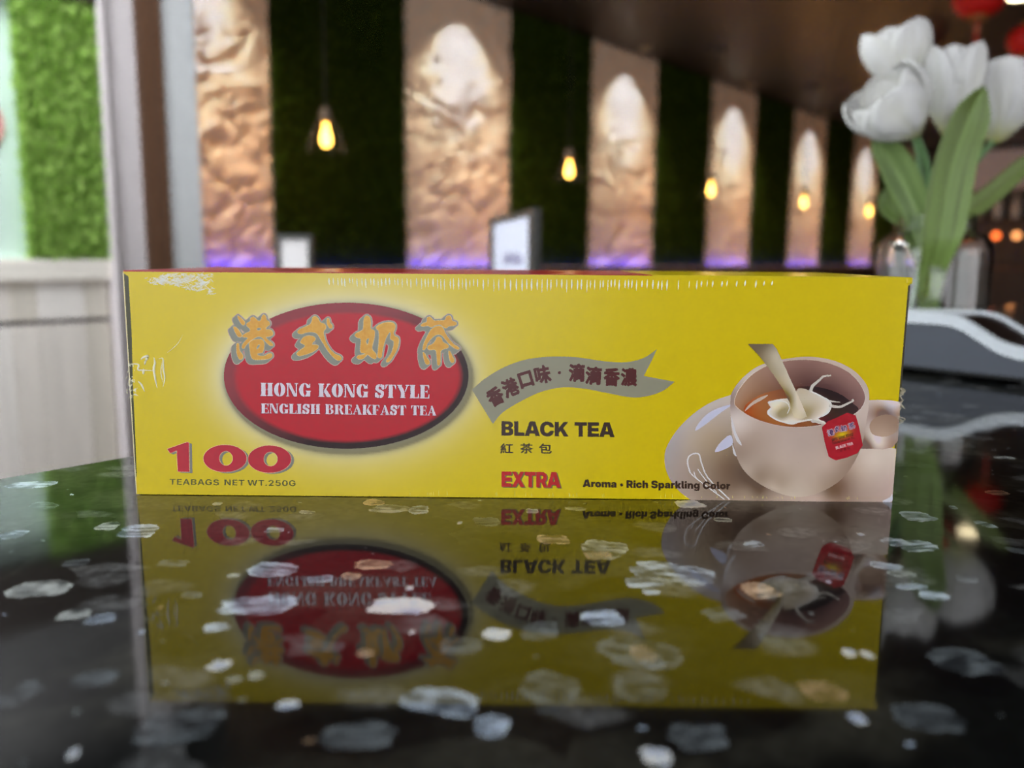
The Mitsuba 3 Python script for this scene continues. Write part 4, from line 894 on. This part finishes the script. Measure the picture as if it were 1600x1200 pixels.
cup = ink('cup_picture', c3poly([(462, 405), (475, 345), (540, 262), (640, 192), (780, 156), (930, 142), (1070, 163), (1180, 213), (1250, 278), (1284, 345), (1285, 430), (1268, 540), (1240, 680), (1172, 812), (1085, 900), (970, 958), (855, 976), (740, 950), (625, 892), (545, 822), (500, 740), (475, 620), (463, 500)], 140),
          blend(S3([(468, 420, (170, 152, 148)), (490, 520, (222, 214, 212)), (500, 620, (196, 182, 174)), (520, 720, (168, 150, 138)), (600, 600, (190, 174, 164)), (620, 760, (182, 166, 154)), (640, 860, (166, 148, 132)), (560, 820, (186, 172, 160)), (700, 920, (196, 182, 168)), (760, 640, (196, 180, 172)), (760, 780, (196, 180, 168)), (760, 900, (188, 172, 156)), (850, 960, (212, 200, 186)), (900, 680, (196, 180, 172)), (920, 830, (200, 184, 172)), (1000, 920, (186, 168, 152)), (1050, 780, (196, 178, 166)), (1150, 790, (168, 146, 132)), (1220, 660, (168, 148, 136)), (1260, 520, (206, 192, 186)), (1200, 580, (186, 168, 160)), (1080, 880, (168, 148, 132)), (780, 158, (196, 180, 172)), (1100, 180, (206, 190, 180)), (1270, 340, (204, 190, 184)), (540, 260, (212, 202, 196))])), 4, pic, fine=4.0, label='printed cream tea cup')
ink('cup_shine', unary_union([c3poly([(466, 500), (474, 520), (498, 600), (530, 668), (500, 645), (474, 575)]), c3poly([(474, 660), (484, 690), (498, 735), (478, 715)])]), (228, 222, 222), 5, pic)
inner = c3poly([(486, 410), (515, 335), (595, 245), (720, 182), (900, 160), (1050, 182), (1160, 232), (1228, 300), (1262, 375), (1244, 440), (1185, 490), (1080, 530), (960, 553), (830, 560), (700, 540), (590, 502), (510, 450)], 120)
ink('cup_inside', inner, blend(S3([(500, 400, (176, 140, 116)), (540, 340, (176, 142, 120)), (620, 280, (166, 132, 112)), (640, 360, (150, 110, 84)), (760, 230, (150, 116, 106)), (900, 200, (138, 104, 98)), (900, 280, (108, 76, 72)), (1050, 230, (146, 112, 106)), (1040, 320, (96, 66, 66)), (1180, 300, (148, 114, 110)), (1150, 380, (110, 78, 78)), (1235, 400, (136, 104, 102)), (560, 430, (160, 110, 74))])), 5, pic, fine=4.0)
rim_line = inner.buffer(0.9).difference(inner.buffer(-0.2))
ink('cup_rim', rim_line, blend(S3([(500, 420, (222, 206, 194)), (700, 545, (206, 182, 166)), (960, 558, (214, 196, 184)), (1200, 490, (226, 214, 210)), (1260, 370, (214, 202, 198)), (900, 158, (196, 176, 160)), (560, 270, (226, 216, 208))])), 6, pic, fine=6.0)
tea_poly = c3poly([(545, 470), (556, 425), (640, 368), (760, 335), (880, 318), (1000, 326), (1110, 362), (1190, 420), (1222, 452), (1185, 488), (1080, 528), (960, 551), (830, 558), (700, 538), (600, 502)], 100)
ink('tea_surface', tea_poly.intersection(inner.buffer(0.3)), blend(S3([(560, 460, (176, 84, 36)), (620, 420, (178, 108, 62)), (640, 500, (170, 98, 48)), (740, 360, (150, 92, 60)), (760, 540, (168, 104, 56)), (860, 552, (150, 88, 50)), (900, 320, (66, 42, 40)), (1000, 345, (48, 32, 34)), (1120, 400, (50, 34, 36)), (1190, 440, (60, 42, 44)), (1060, 500, (72, 38, 38)), (1000, 545, (110, 50, 46)), (950, 552, (140, 84, 52))])), 6, pic, fine=4.0)
ink('tea_shine', c3poly([(548, 465), (570, 430), (620, 392), (684, 368), (660, 392), (600, 425)]), (214, 190, 172), 7, pic)
milk_c = blend(S3([(700, 410, (236, 230, 220)), (740, 440, (216, 208, 182)), (770, 480, (176, 164, 124)), (700, 500, (232, 228, 220)), (800, 520, (226, 220, 208)), (840, 470, (196, 184, 150)), (900, 400, (206, 198, 176)), (960, 400, (212, 204, 186)), (1000, 440, (220, 212, 196)), (1040, 420, (236, 232, 226)), (920, 500, (190, 178, 150)), (960, 520, (230, 224, 216)), (880, 345, (206, 196, 176)), (740, 530, (236, 230, 222)), (790, 400, (226, 220, 206))]))
milk = c3poly([(682, 412), (720, 400), (760, 392), (830, 384), (868, 330), (940, 346), (1000, 372), (1050, 402), (1062, 440), (1040, 482), (985, 508), (1022, 528), (1030, 545), (985, 540), (940, 524), (870, 534), (820, 546), (740, 520), (690, 492), (680, 470), (702, 448)], 130)
ink('milk_splash', milk, milk_c, 7, pic, fine=3.0)
ink('milk_splash', unary_union([stroke([(938, 345), (950, 315), (985, 285), (1016, 258), (1056, 254)], 20, 8), stroke([(1055, 434), (1110, 440), (1150, 424), (1192, 404)], 18, 9), stroke([(1055, 405), (1085, 410), (1112, 412)], 10, 4), stroke([(950, 525), (985, 530), (1030, 548)], 18, 8), Point(C3([(1188, 400)])[0]).buffer(1.8)]), (216, 206, 194), 8, pic)
ink('milk_rim', unary_union([stroke([(690, 415), (740, 402), (795, 415), (812, 445), (800, 478)], 8, 4), stroke([(700, 450), (684, 470), (700, 495), (745, 520), (815, 538), (870, 526), (945, 515)], 10, 7), stroke([(940, 348), (1000, 376), (1052, 408), (1058, 440), (1035, 480), (985, 505)], 9, 6)]), (240, 236, 230), 8, pic)
ink('milk_stream', Polygon(C3([(565, 66), (712, 66), (735, 95), (775, 180), (815, 270), (850, 345), (880, 410), (917, 498), (880, 512), (838, 504), (815, 420), (780, 345), (735, 275), (690, 212), (635, 140)])), blend(S3([(575, 70, (112, 98, 78)), (640, 100, (128, 114, 92)), (705, 72, (150, 140, 120)), (670, 160, (160, 148, 122)), (720, 130, (190, 182, 162)), (740, 240, (186, 176, 150)), (780, 210, (206, 200, 182)), (790, 300, (196, 186, 160)), (820, 300, (214, 208, 190)), (830, 400, (186, 176, 146)), (860, 400, (220, 214, 196)), (860, 500, (222, 214, 186)), (905, 490, (214, 206, 182))])), 9, pic, fine=3.0, label='printed stream of milk')
ink('handle_picture', Polygon(C3([(1255, 402), (1340, 398), (1420, 402), (1474, 412), (1466, 520), (1458, 640), (1430, 680), (1370, 694), (1310, 690), (1190, 690), (1215, 560)])), blend(S3([(1290, 430, (196, 180, 174)), (1360, 420, (204, 190, 186)), (1430, 430, (222, 216, 224)), (1460, 470, (190, 170, 164)), (1300, 500, (176, 154, 146)), (1380, 470, (136, 112, 104)), (1440, 500, (150, 126, 118)), (1290, 600, (214, 204, 196)), (1330, 650, (226, 216, 208)), (1400, 640, (200, 182, 172)), (1450, 620, (176, 156, 148)), (1290, 660, (170, 148, 136))])), 3, pic, fine=4.0, label='printed cup handle')
ink('handle_hole', c3poly([(1288, 560), (1305, 520), (1350, 492), (1410, 486), (1456, 512), (1458, 570), (1425, 604), (1370, 618), (1310, 604)]), blend(S3([(1320, 540, (176, 150, 132)), (1400, 510, (160, 134, 118)), (1440, 560, (168, 142, 124)), (1370, 600, (188, 164, 146))])), 6, pic, fine=4.0)
tag_p = Polygon(C3([(1004, 562), (1040, 525), (1090, 505), (1155, 474), (1206, 490), (1226, 560), (1248, 668), (1216, 716), (1150, 742), (1086, 758), (1045, 736), (1022, 650)])).buffer(-0.6).buffer(0.6)


def tag_color(v):
    c = np.tile(lin((184, 36, 48)), (len(v), 1))
    q = np.array([1020 + 1125 / 3.81, 520 + 603 / 3.81])
    a = -0.27
    d = v - q
    x, y = d[:, 0] * math.cos(a) + d[:, 1] * math.sin(a), -d[:, 0] * math.sin(a) + d[:, 1] * math.cos(a)
    k = np.exp(-((x / 11.0) ** 2 + (y / 5.2) ** 2))[:, None]
    return c * (1 - k) + lin((224, 190, 20)) * k


tg = ink('tag_picture', tag_p, tag_color, 9, pic, fine=2.2, label='printed red tea bag tag')


def on_tag(g, x, y, ang=15.5):
    """A shape around the origin, turned with the tag, at a crop position."""
    g = affinity.rotate(g, -ang, origin=(0, 0))
    return affinity.translate(g, 1020 + x / 3.81, 520 + y / 3.81)


for i, (cx, cy) in enumerate(((1056, 592), (1098, 573), (1134, 567), (1182, 552))):
    f = TITLE_SHAPES[i]
    a, b, c, d = f.bounds
    g = affinity.scale(affinity.translate(f, -(a + c) / 2, -(b + d) / 2), 10.0 / (c - a), 10.0 / (d - b), origin=(0, 0))
    ink('tag_character', on_tag(g.buffer(0.75), cx, cy), (232, 200, 206), 10, pic)
    ink('tag_character', on_tag(g.buffer(0.1), cx, cy), (80, 40, 96), 11, pic)


def small(text, style, w, cap):
    g = line_of_text(text, style, 0, 0, w, 0, cap, 34)
    return affinity.translate(g, -w / 2, cap / 2)


def small_stencil(words, w, cap):
    g = stencil_line([(t, 408 + a * w, 408 + b * w) for t, a, b in words], 0, 0, cap)
    return affinity.translate(g, -408 - w / 2, cap / 2)


ink('tag_lettering', on_tag(small_stencil([('HONG', 0, 0.28), ('KONG', 0.33, 0.61), ('STYLE', 0.66, 1.0)], 35.5, 4.6), 1127, 620), (34, 24, 16), 10, pic)
ink('tag_lettering', on_tag(small_stencil([('ENGLISH', 0, 0.34), ('BREAKFAST', 0.37, 0.82), ('TEA', 0.85, 1.0)], 35.5, 3.2), 1132, 640), (50, 26, 18), 10, pic)
ink('tag_lettering', on_tag(small('BLACK TEA', 'black', 28, 4.6), 1138, 670), (236, 204, 206), 10, pic)
for i, ch in enumerate('紅茶包'):
    _, g = glyph_shape('cjk', ch)
    a, b, c, d = g.bounds
    g = affinity.affine_transform(g, [4.2 / (c - a), 0, 0, -3.8 / (d - b), -(a + c) / 2 * 4.2 / (c - a) + (i - 1) * 5.6, (b + d) / 2 * 3.8 / (d - b)])
    ink('tag_lettering', on_tag(g, 1142, 692), (70, 20, 24), 10, pic)

# ------------------------------------------------------------------ shrink film ridges, their highlights put in as pale colour
g4 = random.Random(11)


def ridge(pts, w):
    p = panel(np.array(pts, float), 0.00012)
    n = len(p)
    return tube(p, w * np.sin(np.linspace(0.25, np.pi - 0.25, n)), 6)


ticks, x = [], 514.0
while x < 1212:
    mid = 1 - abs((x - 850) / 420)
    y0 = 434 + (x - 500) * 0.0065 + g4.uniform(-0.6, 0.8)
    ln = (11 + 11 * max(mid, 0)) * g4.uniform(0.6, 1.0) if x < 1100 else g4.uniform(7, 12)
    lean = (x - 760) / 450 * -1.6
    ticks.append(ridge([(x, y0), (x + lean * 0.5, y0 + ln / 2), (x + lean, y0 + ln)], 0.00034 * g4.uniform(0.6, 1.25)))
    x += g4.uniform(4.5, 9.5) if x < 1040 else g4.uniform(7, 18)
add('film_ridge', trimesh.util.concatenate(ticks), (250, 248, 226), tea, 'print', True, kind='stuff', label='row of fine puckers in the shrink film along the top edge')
C7 = lambda pts: [(180 + a / 6.667, 480 + b / 6.667) for a, b in pts]
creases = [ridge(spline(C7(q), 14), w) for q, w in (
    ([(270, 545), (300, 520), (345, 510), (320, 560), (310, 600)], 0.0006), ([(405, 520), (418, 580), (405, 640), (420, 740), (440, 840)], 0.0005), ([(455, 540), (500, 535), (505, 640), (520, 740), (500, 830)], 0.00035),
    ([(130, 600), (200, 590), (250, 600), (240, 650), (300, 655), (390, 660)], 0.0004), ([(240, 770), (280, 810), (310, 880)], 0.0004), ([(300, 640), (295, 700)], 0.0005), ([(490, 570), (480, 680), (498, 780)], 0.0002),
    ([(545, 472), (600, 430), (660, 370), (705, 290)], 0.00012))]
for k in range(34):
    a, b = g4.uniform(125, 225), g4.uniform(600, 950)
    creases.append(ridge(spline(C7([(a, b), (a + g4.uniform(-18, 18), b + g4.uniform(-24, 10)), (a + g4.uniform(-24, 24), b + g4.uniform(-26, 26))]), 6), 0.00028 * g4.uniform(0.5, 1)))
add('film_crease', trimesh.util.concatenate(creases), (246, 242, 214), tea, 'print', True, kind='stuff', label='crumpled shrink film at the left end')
ticks = []
for k in range(44):
    x = g4.uniform(610, 1390)
    y = 771.5 + (x - 213) * 0.0102
    ticks.append(ridge([(x, y - g4.uniform(6, 11)), (x + 0.3, y - 4), (x + 0.4, y - 1.5)], 0.00012))
add('film_ridge', trimesh.util.concatenate(ticks), (236, 226, 130), tea, 'print', True, kind='stuff', label='faint film puckers along the bottom edge')
crum = []
for k in range(16):
    z = g4.uniform(0.030, 0.046)
    crum.append(tube(spline([(W2 - 0.0005, -0.0002, z), (W2 + g4.uniform(0.0005, 0.0022), g4.uniform(-0.001, 0.002), z + g4.uniform(-0.003, 0.003)), (W2 - 0.0004, 0.003, z + g4.uniform(-0.004, 0.004))], 8), 0.00018, 5))
add('film_crease', trimesh.util.concatenate(crum), (206, 196, 170), tea, 'print', True, kind='stuff', label='crumpled shrink film at the right end')

creases = []  # the white sheen of the film, painted as many small pale ridges
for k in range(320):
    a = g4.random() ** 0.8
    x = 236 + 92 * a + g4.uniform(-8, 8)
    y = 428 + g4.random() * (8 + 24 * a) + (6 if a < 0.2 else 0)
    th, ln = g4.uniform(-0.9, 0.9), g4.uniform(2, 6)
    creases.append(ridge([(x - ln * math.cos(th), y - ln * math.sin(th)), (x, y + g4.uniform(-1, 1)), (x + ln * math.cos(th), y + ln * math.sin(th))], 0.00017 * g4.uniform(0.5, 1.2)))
add('film_crease', trimesh.util.concatenate(creases), (252, 250, 236), tea, 'print', True, kind='stuff', label='sheen of the shrink film at the top left, put in as fine pale ridges')
ink('cut_edge', Polygon([(191.8, 425), (193.6, 425), (214.6, 771), (212.9, 771)]), (226, 216, 170), 2, label='pale cut edge of the carton')

# ------------------------------------------------------------------ card terminal
term = thing('card_terminal', 'card payment terminal with white rim and dark screen to the right of the box', 'card terminal')
TO, TE, TS = np.array([0.3307, 0.3830, 0.0]), np.array([0.6, -0.8, 0.0]), np.array([0.8, 0.6, 0.0])
TD = 0.074


def tfr(v):
    return TO + v[:, :1] * TE + v[:, 1:2] * TS + v[:, 2:3] * np.array([0, 0, 1.0])


tt = spline([(-0.070, 0.036), (-0.062, 0.046), (-0.045, 0.0505), (-0.02, 0.0515), (0.010, 0.0525), (0.032, 0.0522), (0.046, 0.0490), (0.060, 0.0415), (0.073, 0.0345), (0.086, 0.0308), (0.100, 0.0288), (0.125, 0.0262), (0.131, 0.021)], 70)


def slab(outline, s0, s1):
    m = trimesh.creation.extrude_polygon(Polygon(outline).buffer(0), s1 - s0, engine='earcut')
    v = np.array(m.vertices)
    m.vertices = np.stack([v[:, 0], v[:, 2] + s0, v[:, 1]], -1)
    m.invert()
    return m


low = tt + [0, -0.0095]
body = slab(np.vstack([low, [(0.127, 0.007), (-0.066, 0.007)]]), 0.0015, TD - 0.0015)
add('body', body, (84, 88, 100), term, 'satin', 30, frame=tfr, label='dark grey casing')
rim = [slab(np.vstack([tt, low[::-1]]), 0, 0.008), slab(np.vstack([tt, low[::-1]]), TD - 0.008, TD)]
hump = tt[tt[:, 0] < 0.030]
rim.append(slab(np.vstack([hump, (hump + [0, -0.0095])[::-1]]), 0.0, TD))
nose = tt[tt[:, 0] > 0.119]
rim.append(slab(np.vstack([nose, (nose + [0, -0.0095])[::-1]]), 0.0, TD))
add('rim', trimesh.util.concatenate(rim), (226, 232, 240), term, 'satin', 30, frame=tfr, label='white rim')
scr = tt[(tt[:, 0] > 0.026) & (tt[:, 0] < 0.123)] + [0, -0.0022]
add('screen', slab(np.vstack([scr, (scr + [0, -0.003])[::-1]]), 0.006, TD - 0.006), (44, 32, 28), term, 'gloss', 30, frame=tfr, label='dark glossy screen')
for a in (-0.055, 0.09):
    for b in (0.008, TD - 0.02):
        add('foot', rbox(a, a + 0.018, b, b + 0.012, 0.0, 0.0078, 0.001), (22, 22, 24), term, frame=tfr)
add('base_plate', rbox(-0.060, 0.120, 0.006, TD - 0.006, 0.003, 0.0085, 0.001), (20, 20, 22), term, frame=tfr)

# ------------------------------------------------------------------ jar with tulips
KF = 1.14
FL = lambda p: EYE + (np.asarray(p, float) - EYE) * KF
JC = FL([0.3727, 0.43, 0.0949])[:2]
jar = thing('glass_jar', 'clear glass jar holding the white tulips, standing behind the card terminal', 'jar')
jo = [(0, 0.0), (0.046, 0.0), (0.0515, 0.003), (0.0532, 0.010), (0.0532, 0.104), (0.0515, 0.113), (0.045, 0.1195), (0.0375, 0.1225), (0.036, 0.1245), (0.0372, 0.1262), (0.036, 0.128), (0.036, 0.1315), (0.0374, 0.1333), (0.0362, 0.135), (0.0358, 0.1375), (0.0366, 0.1395), (0.0355, 0.1405)]
ji = [(0.0343, 0.1400), (0.0341, 0.1235), (0.0436, 0.1178), (0.0497, 0.1115), (0.0515, 0.103), (0.0515, 0.011), (0.048, 0.0055), (0, 0.005)]
m = lathe(jo + ji, 56)
m.apply_translation([JC[0], JC[1], 0.0002])
add('jar_wall', m, (255, 255, 255), jar, 'clear_glass', 35)


def petal(base, axis, ref, phi, L, R, open_, seed, flop=0.0, width=1.15):
    g = np.random.default_rng(seed)
    n, mm = 30, 31
    s, t = np.meshgrid(np.linspace(0, 1, n), np.linspace(-1, 1, mm), indexing='ij')
    w = width * (1 - s ** 4.5) ** 0.55 * (0.55 + 0.45 * np.clip(s * 3, 0, 1)) + 0.02
    rr = R * np.sin(np.pi * (0.68 - 0.22 * open_) * s + 0.05) ** 0.8 * (1 + 0.35 * open_ * s ** 2)
    rr = rr * (1 - 0.06 * np.abs(t) ** 2) + flop * L * s ** 2.5
    h = L * (s * (1 - 0.25 * open_ * s)) - flop * 0.9 * L * s ** 3
    nz = meshkit.fbm(np.stack([t * 2.6 + seed, s * 1.3, s * 0 + seed], -1), 2, seed % 9)
    crs = 1 - np.abs(2 * meshkit.noise(np.stack([t * 4.5 + 1.5 * nz + seed, s * 1.1 + seed * 3.1, s * 0 + 4.0], -1), 3) - 1)
    rr = rr + 0.004 * (nz - 0.5) * np.clip(s * 3, 0, 1) - 0.0042 * crs ** 3 * np.clip(s * 2.5, 0, 1) * (1 - 0.6 * s ** 3)
    a = phi + w * t
    e1 = ref - axis * (ref @ axis)
    e1 /= np.linalg.norm(e1)
    e2 = np.cross(axis, e1)
    v = base + axis * h[..., None] + rr[..., None] * (np.cos(a)[..., None] * e1 + np.sin(a)[..., None] * e2)
    vv, ff = solid_sheet(v, 0.0007)
    k = np.clip(1 - s / 0.30, 0, 1) ** 1.2 * 0.8 + 0.16 * np.exp(-(t / 0.14) ** 2) * (1 - s) + 0.22 * crs ** 3 * (1 - 0.7 * s)
    k = np.concatenate([k.ravel(), k.ravel()])[:, None]
    c = lin((230, 229, 229)) * (1 - k) + lin((190, 190, 96)) * k
    return vv, ff, c


def tulip(base, tip, R, open_, turn, lab, stem_pts, seed, pink=None, flop=None):
    base, tip = FL(base), FL(tip)
    ax = tip - base
    L = np.linalg.norm(ax) * 1.04
    ax /= np.linalg.norm(ax)
    t = thing('tulip', lab, 'tulip', 'white tulips in the jar')
    ref = np.array([0.0, -1.0, 0.0])
    for k in range(3):
        vv, ff, c = petal(base, ax, ref, turn + np.pi + k * 2 * np.pi / 3, L * 0.97, R * KF * 0.86, open_ * 0.7, seed + k)
        add('inner_petal', (vv, ff), c, t, 'petal', True)
    for k in range(3):
        vv, ff, c = petal(base, ax, ref, turn + k * 2 * np.pi / 3, L * (1.0, 0.96, 1.02)[k], R * KF, open_, seed + 7 + k, (flop or (0, 0, 0))[k])
        if pink and k == pink[0]:
            q = np.clip((vv - base) @ np.array(pink[1]) / pink[2], 0, 1)[:, None]
            c = c * (1 - q) + lin((232, 168, 160)) * q
        add('petal', (vv, ff), c, t, 'petal', True)
    sp = spline([base + ax * 0.004] + [np.array(p) for p in stem_pts], 30)
    add('stem', tube(sp, 0.0028, 8), (104, 140, 92), t, 'satin', True, label='green stem')
    return t


jz = lambda dx, dy, z: [JC[0] + dx, JC[1] + dy, z]
tulip((0.3424, 0.445, 0.2426), (0.3293, 0.445, 0.2946), 0.030, 0.10, 0.35, 'white tulip standing highest, left of the group', [jz(-0.020, 0.008, 0.20), jz(-0.008, 0.006, 0.135), jz(0.012, 0.012, 0.06), jz(0.024, 0.010, 0.012)], 31)
tulip((0.3372, 0.402, 0.1987), (0.2950, 0.392, 0.2345), 0.034, 0.10, -0.45, 'white tulip leaning lowest to the left', [jz(-0.022, -0.018, 0.185), jz(-0.012, -0.006, 0.135), jz(-0.010, -0.004, 0.06), jz(-0.018, -0.012, 0.012)], 52)
tulip((0.3768, 0.43, 0.2009), (0.3757, 0.43, 0.2753), 0.027, 0.12, 0.55, 'white tulip in the middle behind the broad upright leaf', [jz(0.004, 0.0, 0.18), jz(-0.004, 0.0, 0.13), jz(-0.014, 0.004, 0.06), jz(-0.022, 0.006, 0.012)], 73)
tulip((0.4319, 0.455, 0.2003), (0.4366, 0.455, 0.2671), 0.033, 0.08, -0.5, 'white tulip with a pink tinged underside at the right picture edge', [jz(0.034, 0.018, 0.18), jz(0.016, 0.010, 0.135), jz(0.012, 0.006, 0.06), jz(0.004, 0.0, 0.012)], 94, pink=(1, (0.55, 0, -0.8), 0.02))


def leaf(name_lab, pts, wid, fold, seed, c0, c1, face=(0, -1, 0.1), holder=None):
    g = thing('tulip_leaf', name_lab, 'leaf', 'tulip leaves in the jar')
    c = spline([FL(p) for p in pts], 36)
    tg_ = np.gradient(c, axis=0)
    tg_ /= np.linalg.norm(tg_, axis=1, keepdims=True)
    nn = np.tile(np.asarray(face, float), (len(c), 1))
    sd = np.cross(tg_, nn)
    sd /= np.linalg.norm(sd, axis=1, keepdims=True)
    nn = np.cross(sd, tg_)
    s = np.linspace(0, 1, len(c))
    w = np.interp(s, np.linspace(0, 1, len(wid)), wid) * KF * np.clip((1 - s) / 0.16, 0, 1) ** 0.55
    t = np.linspace(-1, 1, 15)
    v = c[:, None] + sd[:, None] * (w[:, None] * t)[..., None] - nn[:, None] * (fold * w[:, None] * (1 - np.abs(t)) ** 1.0)[..., None]
    v = v + nn[:, None] * (0.00025 * np.sin(t * 26))[None, :, None]
    vv, ff = solid_sheet(v, 0.0008)
    st = meshkit.fbm(np.stack([np.tile(t * 9, (len(c), 1)), np.tile(s[:, None] * 2, (1, 15)), np.full((len(c), 15), seed)], -1), 2, 2)
    k = np.clip(0.5 + 1.6 * (st - 0.5) + 0.35 * (s[:, None] - 0.5) + 0.1 * np.sin(t * 26)[None], 0, 1).ravel()
    k = np.concatenate([k, k])[:, None]
    add('blade', (vv, ff), lin(c0) * (1 - k) + lin(c1) * k, g, 'satin', True)
    return g


leaf('broad upright green leaf in front of the tulips', [(EYE + (np.array(q) - EYE) * 0.945).tolist() for q in [(0.3740, 0.436, 0.0350), (0.3715, 0.428, 0.0800), (0.3695, 0.412, 0.1098), (0.3712, 0.411, 0.1369), (0.3755, 0.41, 0.1797), (0.3850, 0.409, 0.2166), (0.3920, 0.408, 0.2400)]], (0.005, 0.012, 0.0172, 0.0178, 0.0155, 0.011), 0.5, 1, (134, 164, 84), (84, 98, 40))
leaf('green leaf leaning left below the lowest tulip', [(0.3700, 0.424, 0.0500), (0.3656, 0.42, 0.0988), (0.3500, 0.418, 0.1372), (0.3310, 0.416, 0.1696), (0.3150, 0.414, 0.1909), (0.3060, 0.412, 0.2042)], (0.005, 0.009, 0.013, 0.0155, 0.012, 0.008), 0.3, 2, (144, 172, 102), (100, 124, 66))
leaf('narrow green leaf arching out to the right', [(0.3740, 0.432, 0.0400), (0.3800, 0.43, 0.0877), (0.3925, 0.43, 0.1300), (0.4170, 0.428, 0.1522), (0.4398, 0.426, 0.1743), (0.4640, 0.424, 0.1950)], (0.005, 0.008, 0.0095, 0.0085, 0.007), 0.3, 3, (124, 146, 76), (96, 108, 48))
leaf('short green leaf behind the jar neck on the left', [(0.3700, 0.438, 0.0874), (0.3560, 0.446, 0.126), (0.3400, 0.452, 0.1430), (0.3370, 0.454, 0.1600)], (0.005, 0.008, 0.009, 0.006), 0.3, 4, (126, 150, 84), (98, 118, 60))
